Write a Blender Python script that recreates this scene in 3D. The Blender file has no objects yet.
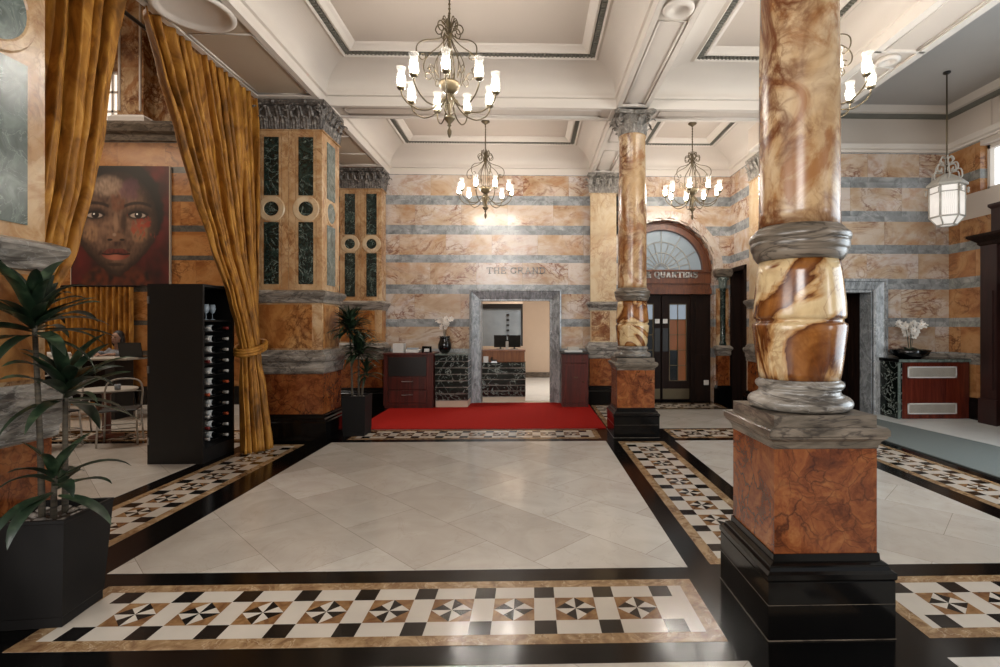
import bpy, math, random
from math import pi, sin, cos, tan, radians, sqrt, atan2
from mathutils import Vector, Matrix, noise as mnoise
random.seed(7)
SC = bpy.context.scene
C = SC.collection

# ---------------------------------------------------------------- camera
cam_d = bpy.data.cameras.new('camera')
cam = bpy.data.objects.new('camera', cam_d); C.objects.link(cam)
cam.location = (0, 0, 1.55)
cam.rotation_euler = (pi/2, 0, -0.02548)
cam_d.sensor_width = 36; cam_d.lens = 513.3*36/1000
cam_d.shift_x = -0.0442; cam_d.shift_y = -0.0077
cam_d.clip_start = 0.05; cam_d.clip_end = 200
SC.camera = cam

# ---------------------------------------------------------------- view, world, daylight
SC.view_settings.view_transform = 'Standard'
SC.view_settings.look = 'None'
SC.view_settings.gamma = 1.0
SC.view_settings.use_curve_mapping = False
SC.view_settings.exposure = 0.22

w = bpy.data.worlds.new('world'); SC.world = w; w.use_nodes = True
bg = w.node_tree.nodes['Background']
bg.inputs[0].default_value = (0.90, 0.95, 1.0, 1); bg.inputs[1].default_value = 0.5

def area(name, loc, rot, sx, sy, power, col=(1, 1, 1)):
    l = bpy.data.lights.new(name, 'AREA'); l.shape = 'RECTANGLE'; l.size = sx; l.size_y = sy
    l.energy = power; l.color = col
    o = bpy.data.objects.new(name, l); C.objects.link(o); o.location = loc; o.rotation_euler = rot
    return o
# high street window behind the photographer, then two added fill lamps
area('daylight_front', (-1.6, -4.3, 4.1), (radians(84), 0, 0), 2.6, 1.3, 260, (1.0, 0.97, 0.94))
area('fill_left', (-7.5, -3.4, 3.0), (radians(88), 0, radians(-50)), 4.5, 3.6, 400, (1.0, 0.97, 0.93))  # added fill lamp behind left, kept out of front-facing reflections
area('fill_right', (11.5, -3.4, 3.0), (radians(88), 0, radians(55)), 4.5, 3.6, 500, (0.96, 0.98, 1.0))  # added fill lamp behind right, kept out of the door reflections
# glazed entrance on the right
area('daylight_entrance', (7.0, 3.2, 2.0), (radians(90), 0, radians(90)), 4.4, 3.4, 270, (0.80, 0.92, 1.0))
# lit reception office and restaurant
area('office_light', (0.4, 12.6, 3.1), (0, 0, 0), 2.2, 1.6, 110, (1.0, 0.93, 0.85))
area('restaurant_light', (-8.6, 7.6, 5.6), (0, 0, 0), 3.0, 2.0, 80, (1.0, 0.82, 0.62))
area('gallery_daylight', (-8.0, 8.4, 8.6), (radians(-35), 0, 0), 3.0, 1.5, 260, (1.0, 0.93, 0.85))

# ---------------------------------------------------------------- mesh helper
class MB:
    def __init__(s): s.v = []; s.f = []; s.m = []; s.sm = []
    def add(s, vs, fs, m=0, smooth=False):
        b = len(s.v); s.v += [tuple(v) for v in vs]
        for f in fs: s.f.append(tuple(b+i for i in f)); s.m.append(m); s.sm.append(smooth)
        return s
    def box(s, x0, x1, y0, y1, z0, z1, m=0):
        vs = [(x0,y0,z0),(x1,y0,z0),(x1,y1,z0),(x0,y1,z0),(x0,y0,z1),(x1,y0,z1),(x1,y1,z1),(x0,y1,z1)]
        return s.add(vs, [(3,2,1,0),(4,5,6,7),(0,1,5,4),(1,2,6,5),(2,3,7,6),(3,0,4,7)], m)
    def cbox(s, cx, cy, cz, sx, sy, sz, m=0):
        return s.box(cx-sx/2, cx+sx/2, cy-sy/2, cy+sy/2, cz-sz/2, cz+sz/2, m)
    def bbox(s, x0, x1, y0, y1, z0, z1, b=0.01, m=0):
        # box with chamfered vertical and horizontal edges
        return s.ring([(-b, z0), (0, z0+b), (0, z1-b), (-b, z1)], x0, x1, y0, y1, m)
    def ring(s, prof, x0, x1, y0, y1, m=0, caps=True, mats=None):
        # rectangular mouldings: profile of (offset, z) round a rectangle
        vs = []; fs = []
        for d, z in prof: vs += [(x0-d,y0-d,z),(x1+d,y0-d,z),(x1+d,y1+d,z),(x0-d,y1+d,z)]
        n = len(prof); b0 = len(s.v); s.v += vs
        for i in range(n-1):
            for k in range(4):
                k2 = (k+1) % 4
                s.f.append((b0+4*i+k, b0+4*i+k2, b0+4*i+4+k2, b0+4*i+4+k)); s.m.append(mats[i] if mats else m); s.sm.append(False)
        if caps:
            s.f.append((b0+3,b0+2,b0+1,b0)); s.m.append(mats[0] if mats else m); s.sm.append(False)
            e = b0+4*(n-1); s.f.append((e,e+1,e+2,e+3)); s.m.append(mats[-1] if mats else m); s.sm.append(False)
        return s
    def lathe(s, prof, c=(0,0,0), n=32, m=0, smooth=True, axis='Z', flute=None):
        vs = []; fs = []
        for r, z in prof:
            for k in range(n):
                a = 2*pi*k/n; rr = r
                if axis == 'Z': vs.append((c[0]+rr*cos(a), c[1]+rr*sin(a), c[2]+z))
                elif axis == 'X': vs.append((c[0]+z, c[1]+rr*cos(a), c[2]+rr*sin(a)))
                else: vs.append((c[0]+rr*sin(a), c[1]+z, c[2]+rr*cos(a)))
        for i in range(len(prof)-1):
            for k in range(n):
                k2 = (k+1) % n; fs.append((i*n+k, i*n+k2, (i+1)*n+k2, (i+1)*n+k))
        s.add(vs, fs, m, smooth)
        b = len(s.v)-len(vs)
        if prof[0][0] > 1e-4: s.f.append(tuple(b+k for k in reversed(range(n)))); s.m.append(m); s.sm.append(False)
        if prof[-1][0] > 1e-4: s.f.append(tuple(b+(len(prof)-1)*n+k for k in range(n))); s.m.append(m); s.sm.append(False)
        return s
    def tube(s, pts, r, n=8, m=0, smooth=True, closed=False):
        P = [Vector(p) for p in pts]; N = len(P)
        R = r if isinstance(r, (list, tuple)) else [r]*N
        vs = []; prev = None
        for i in range(N):
            a = P[i-1] if (i > 0 or closed) else P[i]; b = P[(i+1) % N] if (i < N-1 or closed) else P[i]
            t = (b-a)
            if t.length < 1e-9: t = Vector((0,0,1))
            t.normalize()
            if prev is None:
                up = Vector((0,0,1)) if abs(t.z) < 0.9 else Vector((1,0,0))
                u = t.cross(up).normalized()
            else:
                u = prev-t*prev.dot(t)
                if u.length < 1e-6: u = t.orthogonal()
                u.normalize()
            prev = u; w_ = t.cross(u)
            for k in range(n):
                an = 2*pi*k/n; q = P[i]+(u*cos(an)+w_*sin(an))*R[i]; vs.append(q)
        fs = []
        for i in range(N-1 if not closed else N):
            j = (i+1) % N
            for k in range(n):
                k2 = (k+1) % n; fs.append((i*n+k, i*n+k2, j*n+k2, j*n+k))
        if not closed:
            fs.append(tuple(reversed(range(n)))); fs.append(tuple((N-1)*n+k for k in range(n)))
        return s.add(vs, fs, m, smooth)
    def prism(s, poly, h0, h1, m=0, plane='XY'):
        n = len(poly)
        def P(a, b, h): return (a,b,h) if plane == 'XY' else ((a,h,b) if plane == 'XZ' else (h,a,b))
        vs = [P(a,b,h0) for a,b in poly]+[P(a,b,h1) for a,b in poly]
        fs = [tuple(reversed(range(n))), tuple(range(n,2*n))]+[(k,(k+1)%n,n+(k+1)%n,n+k) for k in range(n)]
        return s.add(vs, fs, m)
    def grid(s, fn, nu, nv, m=0, smooth=True, closeu=False):
        vs = [fn(i/nu, j/nv) for j in range(nv+1) for i in range(nu+1)]
        fs = [(j*(nu+1)+i, j*(nu+1)+i+1, (j+1)*(nu+1)+i+1, (j+1)*(nu+1)+i) for j in range(nv) for i in range(nu)]
        return s.add(vs, fs, m, smooth)
    def build(s, name, mats, parent=None, loc=None, kind=None, label=None):
        me = bpy.data.meshes.new(name); me.from_pydata(s.v, [], s.f)
        if not isinstance(mats, (list, tuple)): mats = [mats]
        for m in mats: me.materials.append(m)
        me.polygons.foreach_set('material_index', s.m); me.polygons.foreach_set('use_smooth', s.sm)
        me.update()
        import bmesh
        bm = bmesh.new(); bm.from_mesh(me)
        bmesh.ops.recalc_face_normals(bm, faces=bm.faces); bm.to_mesh(me); bm.free()
        o = bpy.data.objects.new(name, me); C.objects.link(o)
        if parent: o.parent = parent
        if loc: o.location = loc
        if kind: o['kind'] = kind
        if label: o['label'] = label
        return o

def tag(o, label, cat, group=None, kind=None):
    o['label'] = label; o['category'] = cat
    if group: o['group'] = group
    if kind: o['kind'] = kind
    return o
def thing(name, label, cat, loc=(0,0,0), rz=0, group=None):
    o = bpy.data.objects.new(name, None); C.objects.link(o); o.empty_display_size = 0.1
    o.location = loc; o.rotation_euler = (0,0,rz)
    return tag(o, label, cat, group)
def copy_tree(o, parent=None):
    c = o.copy(); C.objects.link(c)
    if parent: c.parent = parent
    for ch in list(o.children): copy_tree(ch, c)
    return c
def arc(cx, cy, r, a0, a1, n):
    return [(cx+r*cos(radians(a0+(a1-a0)*i/n)), cy+r*sin(radians(a0+(a1-a0)*i/n))) for i in range(n+1)]
def spline(pts, n=8):
    # Catmull-Rom through points
    P = [Vector(p) for p in pts]; P = [P[0]*2-P[1]]+P+[P[-1]*2-P[-2]]; out = []
    for i in range(1, len(P)-2):
        for k in range(n):
            t = k/n; a, b, c, d = P[i-1], P[i], P[i+1], P[i+2]
            out.append(0.5*((2*b)+(c-a)*t+(2*a-5*b+4*c-d)*t*t+(3*b-a-3*c+d)*t**3))
    out.append(P[-2]); return out

# ---------------------------------------------------------------- materials
def s2l(c): return c/12.92 if c <= 0.04045 else ((c+0.055)/1.055)**2.4
def hx(h):
    if not isinstance(h, str): return tuple(h)+(1,) if len(h) == 3 else tuple(h)
    return tuple(s2l(int(h[i:i+2], 16)/255) for i in (0,2,4))+(1,)
class NT:
    def __init__(s, name):
        s.mat = bpy.data.materials.new(name); s.mat.use_nodes = True
        s.t = s.mat.node_tree; s.b = s.t.nodes['Principled BSDF']
    def n(s, typ, **kw):
        nd = s.t.nodes.new(typ)
        for k, v in kw.items():
            if k.startswith('_'): nd.inputs[k[1:]].default_value = v
            else: setattr(nd, k, v)
        return nd
    def l(s, a, b): s.t.links.new(a, b)
    def math(s, op, a, b=None, c=None, clamp=False):
        nd = s.n('ShaderNodeMath', operation=op); nd.use_clamp = clamp
        for i, x in enumerate((a, b, c)):
            if x is None: continue
            if isinstance(x, (int, float)): nd.inputs[i].default_value = x
            else: s.l(x, nd.inputs[i])
        return nd.outputs[0]
    def mix(s, f, a, b, mode='MIX'):
        nd = s.n('ShaderNodeMix', data_type='RGBA', blend_type=mode)
        for i, x in ((0, f), (6, a), (7, b)):
            if isinstance(x, (int, float)): nd.inputs[i].default_value = x
            elif isinstance(x, (tuple, str)): nd.inputs[i].default_value = hx(x)
            else: s.l(x, nd.inputs[i])
        return nd.outputs[2]
    def ramp(s, fac, stops, const=False):
        nd = s.n('ShaderNodeValToRGB'); cr = nd.color_ramp
        if const: cr.interpolation = 'CONSTANT'
        while len(cr.elements) < len(stops): cr.elements.new(0.5)
        for e, (p, c) in zip(cr.elements, stops): e.position = p; e.color = hx(c)
        s.l(fac, nd.inputs[0]); return nd.outputs[0]
    def pos(s, off=None):
        g = s.n('ShaderNodeNewGeometry'); o = g.outputs['Position']
        return o
    def noise(s, vec, scale, detail=4, dist=0.0, rough=0.55, w=None):
        nd = s.n('ShaderNodeTexNoise', noise_dimensions='4D' if w is not None else '3D')
        s.l(vec, nd.inputs['Vector']); nd.inputs['Scale'].default_value = scale
        nd.inputs['Detail'].default_value = detail; nd.inputs['Distortion'].default_value = dist
        nd.inputs['Roughness'].default_value = rough
        if w is not None: s.l(w, nd.inputs['W'])
        return nd.outputs[0]
    def bump(s, h, strength=0.2, dist=0.01):
        nd = s.n('ShaderNodeBump'); nd.inputs['Strength'].default_value = strength; nd.inputs['Distance'].default_value = dist
        s.l(h, nd.inputs['Height']); s.l(nd.outputs[0], s.b.inputs['Normal'])
    def set(s, col=None, rough=None, metal=None, **kw):
        if col is not None:
            if isinstance(col, (str, tuple)): s.b.inputs['Base Color'].default_value = hx(col)
            else: s.l(col, s.b.inputs['Base Color'])
        if rough is not None: s.b.inputs['Roughness'].default_value = rough
        if metal is not None: s.b.inputs['Metallic'].default_value = metal
        for k, v in kw.items(): s.b.inputs[k].default_value = v
        return s.mat
def flat(name, col, rough=0.5, metal=0, var=0.08, scale=6, **kw):
    # plain surface with slight mottling so that it is never a dead colour
    t = NT(name); c = hx(col); n = t.noise(t.pos(), scale, 3)
    lo = tuple(x*(1-var) for x in c[:3])+(1,); hi = tuple(min(1, x*(1+var)) for x in c[:3])+(1,)
    return t.set(t.ramp(n, [(0.3, lo), (0.7, hi)]), rough, metal, **kw)
def veins(t, vec, scale, width, dist=1.5, w=None, detail=5):
    n = t.noise(vec, scale, detail, dist, w=w)
    a = t.math('ABSOLUTE', t.math('SUBTRACT', n, 0.5))
    return t.math('SUBTRACT', 1.0, t.math('DIVIDE', a, width, clamp=True), clamp=True)
def stone(name, ramp, scale=2.0, vein=None, vein2=None, rough=0.25, dist=1.2, stretch=None, **kw):
    t = NT(name); v = t.pos()
    if stretch:
        mp = t.n('ShaderNodeMapping'); mp.inputs['Scale'].default_value = stretch; t.l(v, mp.inputs[0])
        mp.inputs['Rotation'].default_value = (0.3, 0.4, 0.2); v = mp.outputs[0]
    c = t.ramp(t.noise(v, scale, 6, dist), ramp)
    for vv in (vein, vein2):
        if vv:
            col, sc, wd, st = vv; f = t.math('MULTIPLY', veins(t, v, sc, wd), st)
            c = t.mix(f, c, col)
    return t.set(c, rough, **kw)

def clusters(name, base, patch, vein, sc=1.0, rough=0.2, amount=1.0, stretch=(1,1,0.75), dark=None, vw=1.0):
    # pale stone crossed by clouds of brown and clusters of branching veins
    t = NT(name); v = t.pos(); mp = t.n('ShaderNodeMapping'); mp.inputs['Scale'].default_value = stretch; mp.inputs['Rotation'].default_value = (0.5,0.35,0.3); t.l(v, mp.inputs[0]); v = mp.outputs[0]
    c = t.ramp(t.noise(v, 1.3*sc, 5, 1.0), [(0.3, base[0]), (0.5, base[1]), (0.7, base[2])])
    cloud = t.ramp(t.noise(v, 1.7*sc, 6, 1.8, 0.62), [(0.47,(0,0,0,1)),(0.60,(1,1,1,1))])
    c = t.mix(t.math('MULTIPLY', cloud, 0.75*amount), c, patch)
    mask = t.ramp(t.noise(v, 0.8*sc, 3, 0.8), [(0.42,(0,0,0,1)),(0.58,(1,1,1,1))])
    v1 = veins(t, v, 1.9*sc, 0.05*vw, 1.6, None, 7); v2 = veins(t, v, 4.6*sc, 0.035*vw, 1.2, None, 6)
    c = t.mix(t.math('MULTIPLY', t.math('MULTIPLY', v1, t.math('ADD', t.math('MULTIPLY', mask, 0.75), 0.15)), amount), c, vein)
    c = t.mix(t.math('MULTIPLY', t.math('MULTIPLY', v2, mask), 0.6*amount), c, dark or vein)
    return t.set(c, rough)
def breccia(name, ramp, crack, sc=6.0, rough=0.18):
    # angular fragments bound by dark cracks
    t = NT(name); v = t.pos(); ns = t.n('ShaderNodeTexNoise'); t.l(v, ns.inputs['Vector']); ns.inputs['Scale'].default_value = 3.0; ns.inputs['Detail'].default_value = 5
    ad = t.n('ShaderNodeMix', data_type='VECTOR'); ad.inputs[0].default_value = 0.28; t.l(v, ad.inputs[4]); t.l(ns.outputs['Color'], ad.inputs[5]); vv = ad.outputs[1]
    c = t.ramp(t.noise(vv, 8.0, 7, 0.6, 0.7), ramp)
    for k, (scale, wd, st) in enumerate(((sc, 0.030, 0.9), (sc*2.4, 0.05, 0.7))):
        vo = t.n('ShaderNodeTexVoronoi', feature='DISTANCE_TO_EDGE'); t.l(vv, vo.inputs['Vector']); vo.inputs['Scale'].default_value = scale
        f = t.math('SUBTRACT', 1.0, t.math('DIVIDE', vo.outputs['Distance'], wd, clamp=True), clamp=True)
        m_ = t.ramp(t.noise(v, 2.0+k, 3), [(0.4,(0.15,0.15,0.15,1)),(0.62,(1,1,1,1))])
        c = t.mix(t.math('MULTIPLY', t.math('MULTIPLY', f, m_), st), c, crack)
    return t.set(c, rough)

M = {}
M['siena'] = clusters('siena_marble', ('a07c54','b89870','c8b090'), '8e5a2c', '60300f', 1.5, 0.26, 1.1, (1,1,0.85), None, 1.8)
def banded():
    # cream stone with brown fields outlined by dark veins
    t = NT('siena_marble_brown'); v = t.pos(); mp = t.n('ShaderNodeMapping'); mp.inputs['Scale'].default_value = (1,1,0.75); mp.inputs['Rotation'].default_value = (0.2,0.6,0.9); t.l(v, mp.inputs[0]); v = mp.outputs[0]
    n = t.noise(v, 2.3, 6, 1.0, 0.5)
    c = t.ramp(n, [(0.26,'a87a48'),(0.38,'905c2c'),(0.445,'54290f'),(0.465,'b48a58'),(0.50,'d0b88e'),(0.585,'cbb084'),(0.605,'6a3614'),(0.64,'9c6a36'),(0.74,'b88e5c')])
    c = t.mix(t.math('MULTIPLY', veins(t, v, 4.0, 0.03, 1.2, None, 6), 0.45), c, '7a4418')
    c = t.mix(0.35, c, t.ramp(t.noise(v, 14, 5, 1.0), [(0.35,'a08060'),(0.65,'ffffff')]), 'MULTIPLY')
    return t.set(c, 0.2)
M['siena_base'] = banded()
M['pale_cream'] = clusters('pale_cream_marble', ('b09878','c0aa8a','c8b69a'), 'b08c60', '8a5c38', 1.2, 0.26, 0.6)
M['orange'] = breccia('orange_breccia_marble', [(0.28,'3a1a0c'),(0.42,'623016'),(0.55,'804824'),(0.7,'925e34'),(0.82,'a47c58')], '2a120a')
M['pier_cream'] = clusters('cream_veined_marble', ('a07a56','b8976f','c6ac8a'), '94663a', '6e4222', 2.2, 0.26, 0.8)
M['archivolt'] = clusters('pale_pink_marble', ('b8aca0','c4b8ac','cac0b4'), 'b09680', '8a5c44', 1.6, 0.26, 0.7)
M['verde_black'] = stone('black_green_marble', [(0.3,'070b09'),(0.6,'121a17'),(0.8,'26302c')], 4.0, ('a4ada6', 3.2, 0.016, 0.85), None, 0.16, 1.2)
M['panel_honey'] = clusters('honey_onyx', ('8a5428','a87440','b88e5c'), '7c4620', '52280f', 1.6, 0.2, 0.9)
M['grey'] = stone('grey_veined_marble', [(0.25,'453f3a'),(0.45,'706960'),(0.6,'90887e'),(0.8,'aca498')], 3.0, ('2c2622', 2.4, 0.045, 0.8), ('b8b4b0', 5.0, 0.02, 0.35), 0.28, 2.0, (0.7,0.7,2.6))
M['grey_warm'] = stone('warm_grey_marble', [(0.25,'3c342b'),(0.45,'60564a'),(0.6,'786c5f'),(0.8,'908474')], 3.4, ('241c18', 3.2, 0.045, 0.8), None, 0.3, 1.6, (0.7,0.7,2.4))
M['frame_grey'] = stone('blue_grey_marble', [(0.25,'5c5e60'),(0.45,'84888a'),(0.6,'9c9fa2'),(0.8,'b4b8ba')], 5.0, ('44444a', 2.0, 0.03, 0.5), ('c8cccc', 3.4, 0.02, 0.5), 0.25, 1.0, (2.2,1.0,0.8))
M['black'] = stone('black_marble', [(0.3,'050404'),(0.7,'0b0a09')], 2.0, None, None, 0.15, 1.0, **{'Specular IOR Level': 0.3})
M['verde'] = stone('dark_green_marble', [(0.3,'0b1512'),(0.55,'182622'),(0.75,'30423c')], 5.0, ('8a988f', 4.0, 0.012, 0.7), ('56665e', 8.0, 0.012, 0.5), 0.18, 2.0)
M['verde_pale_lit'] = stone('pale_lit_green_marble', [(0.3,'434a45'),(0.55,'606a64'),(0.75,'828b84')], 6.0, ('9aa29c', 6.0, 0.012, 0.6), None, 0.2, 2.0)  # verde lightened to paint reflections on inner inlays; also serves pale trim
M['tan'] = stone('tan_marble', [(0.3,'6a4e36'),(0.5,'8c7050'),(0.7,'a88e6e')], 7.0, ('5a3418', 6.0, 0.02, 0.5), ('c9b79a', 5.0, 0.01, 0.6), 0.2, 1.5)
M['tile_white'] = flat('ivory_tile', 'b9b0a4', 0.16, var=0.06, scale=3)
M['tile_black'] = flat('black_tile', '12100f', 0.16, var=0.2)
M['tile_brown'] = stone('brown_tile', [(0.3,'5d3c24'),(0.5,'7a5838'),(0.7,'95744e')], 9.0, None, None, 0.2)
M['plaster'] = flat('painted_plaster', 'cbc2b8', 0.75, var=0.02, scale=1.5)
M['plaster_panel'] = flat('painted_plaster_panel', 'c0b4a8', 0.8, var=0.02, scale=1.5)
M['plaster_brown'] = flat('taupe_plaster', 'ae9f8c', 0.8, var=0.02, scale=1.5)
M['plaster_blue'] = flat('cool_grey_plaster', 'aca8a3', 0.8, var=0.02, scale=1.5)
M['dentil'] = flat('grey_green_dentils', '6b6960', 0.7)
M['capital'] = stone('bronzed_plaster', [(0.3,'57514a'),(0.5,'7c756c'),(0.7,'a09990')], 14.0, None, None, 0.5)
M['capital_dark'] = stone('dark_bronzed_plaster', [(0.3,'2c2724'),(0.5,'524c47'),(0.7,'8d867e')], 18.0, None, None, 0.45)
M['brass'] = flat('aged_brass', '5c503c', 0.45, 0.75)
M['chrome'] = flat('brushed_steel', 'a9a9a7', 0.3, 1.0)
M['gold'] = flat('gilded_metal', 'b58a40', 0.35, 0.9)
M['white_metal'] = flat('white_painted_metal', 'a8a298', 0.45)
M['mahogany'] = None
def woodm(name, a, b, rough=0.3, axis=(1,1,0.08), sc=14):
    t = NT(name); v = t.pos(); mp = t.n('ShaderNodeMapping'); mp.inputs['Scale'].default_value = axis; t.l(v, mp.inputs[0])
    n = t.noise(mp.outputs[0], sc, 5, 1.2)
    return t.set(t.ramp(n, [(0.3, a), (0.7, b)]), rough)
M['mahogany'] = woodm('mahogany', '2a0f0a', '5a2118', 0.35)
M['mahogany_red'] = woodm('red_mahogany', '3a140e', '66281a', 0.22)
M['light_wood'] = woodm('desk_wood', '6a3a1c', '8e5830', 0.3)
M['oak_brown'] = woodm('brown_polished_wood', '4a2612', '74401e', 0.42)
M['dark_wood'] = woodm('near_black_wood', '100906', '24140d', 0.6)
M['dark_wood'].node_tree.nodes['Principled BSDF'].inputs['Specular IOR Level'].default_value = 0.15
M['mahogany_dark'] = woodm('dark_mahogany', '1a0a08', '30140f', 0.4)
M['slate'] = flat('slate_grey_laminate', '171413', 0.45)
M['black_lacquer'] = flat('black_lacquer', '060505', 0.5)
M['pot'] = flat('charcoal_planter', '141211', 0.6, var=0.12, **{'Specular IOR Level': 0.2})
M['pebble'] = flat('pale_pebbles', '8a8178', 0.8, var=0.4, scale=30)
M['soil'] = flat('brown_bark_chips', '4a3d33', 0.9, var=0.5, scale=40)
M['cane'] = stone('ringed_cane', [(0.3,'2a251b'),(0.7,'54493a')], 20.0, None, None, 0.8, 0.5, (0.2,0.2,4))
M['paper'] = flat('white_paper', 'c8c6c2', 0.6)
M['petal'] = flat('white_petals', 'd6d0c8', 0.6, var=0.05)
M['glass_dark'] = flat('dark_glass', '050607', 0.12)
M['screen'] = flat('black_screen', '07080a', 0.12)
M['beige_wall'] = flat('beige_painted_wall', 'c4b09c', 0.7, var=0.02)
M['pale_floor'] = flat('pale_stone_floor', 'cacbc8', 0.3, var=0.05)
def leafmat():
    t = NT('green_leaf'); g = t.n('ShaderNodeNewGeometry')
    c = t.ramp(t.noise(g.outputs['Position'], 9, 3), [(0.3,'0c170e'),(0.52,'1a2a1a'),(0.75,'4a5a40')])
    return t.set(c, 0.4)
M['leaf'] = leafmat()
def velvet():
    t = NT('gold_velvet'); v = t.pos(); mp = t.n('ShaderNodeMapping'); mp.inputs['Scale'].default_value = (1,1,0.35); t.l(v, mp.inputs[0])
    n = t.noise(mp.outputs[0], 9, 6, 1.0); c = t.ramp(n, [(0.3,'5c3a12'),(0.46,'8a5a20'),(0.60,'aa762e'),(0.8,'c8964a')])
    m = t.set(c, 0.55); t.b.inputs['Sheen Weight'].default_value = 0.45; t.b.inputs['Sheen Roughness'].default_value = 0.35
    t.b.inputs['Sheen Tint'].default_value = hx('e0a850'); t.b.inputs['Specular IOR Level'].default_value = 0.25
    return m
M['velvet'] = velvet()
def carpetm(name, a, b):
    t = NT(name); n = t.noise(t.pos(), 160, 2); m = t.set(t.ramp(n, [(0.3, a), (0.7, b)]), 0.95); t.bump(n, 0.4, 0.004)
    t.b.inputs['Specular IOR Level'].default_value = 0.1; return m
M['carpet_red'] = carpetm('red_carpet', '84140e', '9c1e16')
M['carpet_teal'] = carpetm('grey_green_carpet', '5a605e', '767c7a')
def emis(name, col, st, base='f0ece4'):
    t = NT(name); t.set(base, 0.4); t.b.inputs['Emission Color'].default_value = hx(col); t.b.inputs['Emission Strength'].default_value = st
    return t.mat
def frosted_shade():
    t = NT('lit_frosted_glass'); nt = t.t; t.set('a8a49c', 0.5)
    t.b.inputs['Emission Color'].default_value = hx('fff6ec'); t.b.inputs['Emission Strength'].default_value = 0.35
    tr = t.n('ShaderNodeBsdfTransparent'); mx = t.n('ShaderNodeMixShader'); mx.inputs[0].default_value = 0.2
    out = nt.nodes['Material Output']; nt.links.new(tr.outputs[0], mx.inputs[1]); nt.links.new(t.b.outputs[0], mx.inputs[2]); nt.links.new(mx.outputs[0], out.inputs['Surface'])
    return t.mat
M['shade'] = frosted_shade()
M['bulb'] = emis('glowing_bulb', 'fff8ee', 320.0)
M['lantern_glass'] = emis('lit_ribbed_glass', 'fff6ee', 0.42, 'bab6b0')
M['window_lit'] = emis('daylit_window', 'dfeaf4', 1.3)
M['gallery_window'] = emis('daylit_gallery_window', 'fff2e2', 0.9)
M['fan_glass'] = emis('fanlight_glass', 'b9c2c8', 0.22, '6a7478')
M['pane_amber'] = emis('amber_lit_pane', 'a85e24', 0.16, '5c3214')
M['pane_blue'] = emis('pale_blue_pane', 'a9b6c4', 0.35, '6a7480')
M['candle'] = emis('candle_glow', 'ffb060', 3.0)
M['frosted'] = flat('frosted_blue_glass', '8c969e', 0.12, var=0.25, scale=1.5)

def wallmat(name, hw, base_r, band_r, vcol, tints, cell_w=0.92):
    # coursed onyx blocks with thin marble bands
    t = NT(name); v = t.pos(); sp = t.n('ShaderNodeSeparateXYZ'); t.l(v, sp.inputs[0])
    u = t.math('ADD', sp.outputs[0], sp.outputs[1]); z = t.math('DIVIDE', sp.outputs[2], 8.0)
    cs = [0.99, 1.595, 2.265, 2.873, 3.456, 4.04, 4.62, 5.2, 5.8]; st = [(0.0, (0,0,0,1))]; rid = [(0.0, (0,0,0,1))]
    for i, c in enumerate(cs):
        st += [((c-hw)/8, (1,1,1,1)), ((c+hw)/8, (0,0,0,1))]
        rid.append(((c+0.001)/8, ((i+1)/12,)*3+(1,)))
    band = t.ramp(z, st, True); row = t.ramp(z, rid, True)
    off = t.math('MULTIPLY', row, 7.31)
    uu = t.math('DIVIDE', t.math('ADD', u, off), cell_w); cell = t.math('FLOOR', uu); fr = t.math('FRACT', uu)
    wn = t.n('ShaderNodeTexWhiteNoise', noise_dimensions='2D'); cb = t.n('ShaderNodeCombineXYZ'); t.l(cell, cb.inputs[0]); t.l(row, cb.inputs[1]); t.l(cb.outputs[0], wn.inputs['Vector'])
    rnd = wn.outputs['Value']; W = t.math('MULTIPLY', rnd, 40.0)
    mp = t.n('ShaderNodeMapping'); mp.inputs['Scale'].default_value = (0.8,0.8,1.25); t.l(v, mp.inputs[0]); vm = mp.outputs[0]
    base = t.ramp(t.noise(vm, 1.5, 5, 1.4, w=W), [(p, c) for p, c in zip((0.30,0.42,0.52,0.62,0.74), base_r)])
    cloud = t.ramp(t.noise(vm, 2.4, 7, 1.6, 0.62, w=W), [(0.50,(0,0,0,1)),(0.66,(1,1,1,1))]); base = t.mix(t.math('MULTIPLY', cloud, 0.55), base, vcol[0])
    mask = t.ramp(t.noise(vm, 1.0, 3, 0.8, w=W), [(0.44,(0,0,0,1)),(0.60,(1,1,1,1))])
    f = t.math('MULTIPLY', veins(t, vm, 1.5, 0.035, 2.0, W, 7), t.math('ADD', t.math('MULTIPLY', mask, 0.75), 0.08)); base = t.mix(f, base, vcol[1])
    f2 = t.math('MULTIPLY', t.math('MULTIPLY', veins(t, vm, 3.6, 0.03, 1.5, W, 6), mask), 0.55); base = t.mix(f2, base, vcol[2])
    base = t.mix(0.55, base, t.ramp(rnd, [(k/(len(tints)-1), c) for k, c in enumerate(tints)]), 'MULTIPLY')
    gr = t.ramp(t.noise(v, 2.6, 7, 1.4, w=W), [(0.3, band_r[0]), (0.5, band_r[1]), (0.7, band_r[2])])
    gr = t.mix(t.math('MULTIPLY', veins(t, v, 3.0, 0.03, 1.5), 0.45), gr, band_r[3])
    c = t.mix(band, base, gr)
    j1 = t.math('LESS_THAN', fr, 0.006); c = t.mix(t.math('MULTIPLY', j1, 0.4), c, '5a4636')
    return t.set(c, 0.24)
M['wall'] = wallmat('coursed_wall_marble', 0.088, ('a88c70','bea890','c8baac','cec4be','c4b8b0'), ('686a6b','8c8f90','b0b1b0','4e4f50'), ('a8764c','6c3820','844a34'), ('e4ccae','f0e4d4','f0ece8','e8e4e2','f0dcc6'))
M['wall_amber'] = wallmat('coursed_amber_marble', 0.085, ('7e5432','9c7048','b08a60','b8946c','a47c52'), ('62625e','85847e','a29f98','4a4846'), ('86582e','4e2c14','6a3c1c'), ('d8a868','e8c494','e0b88c'))
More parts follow.
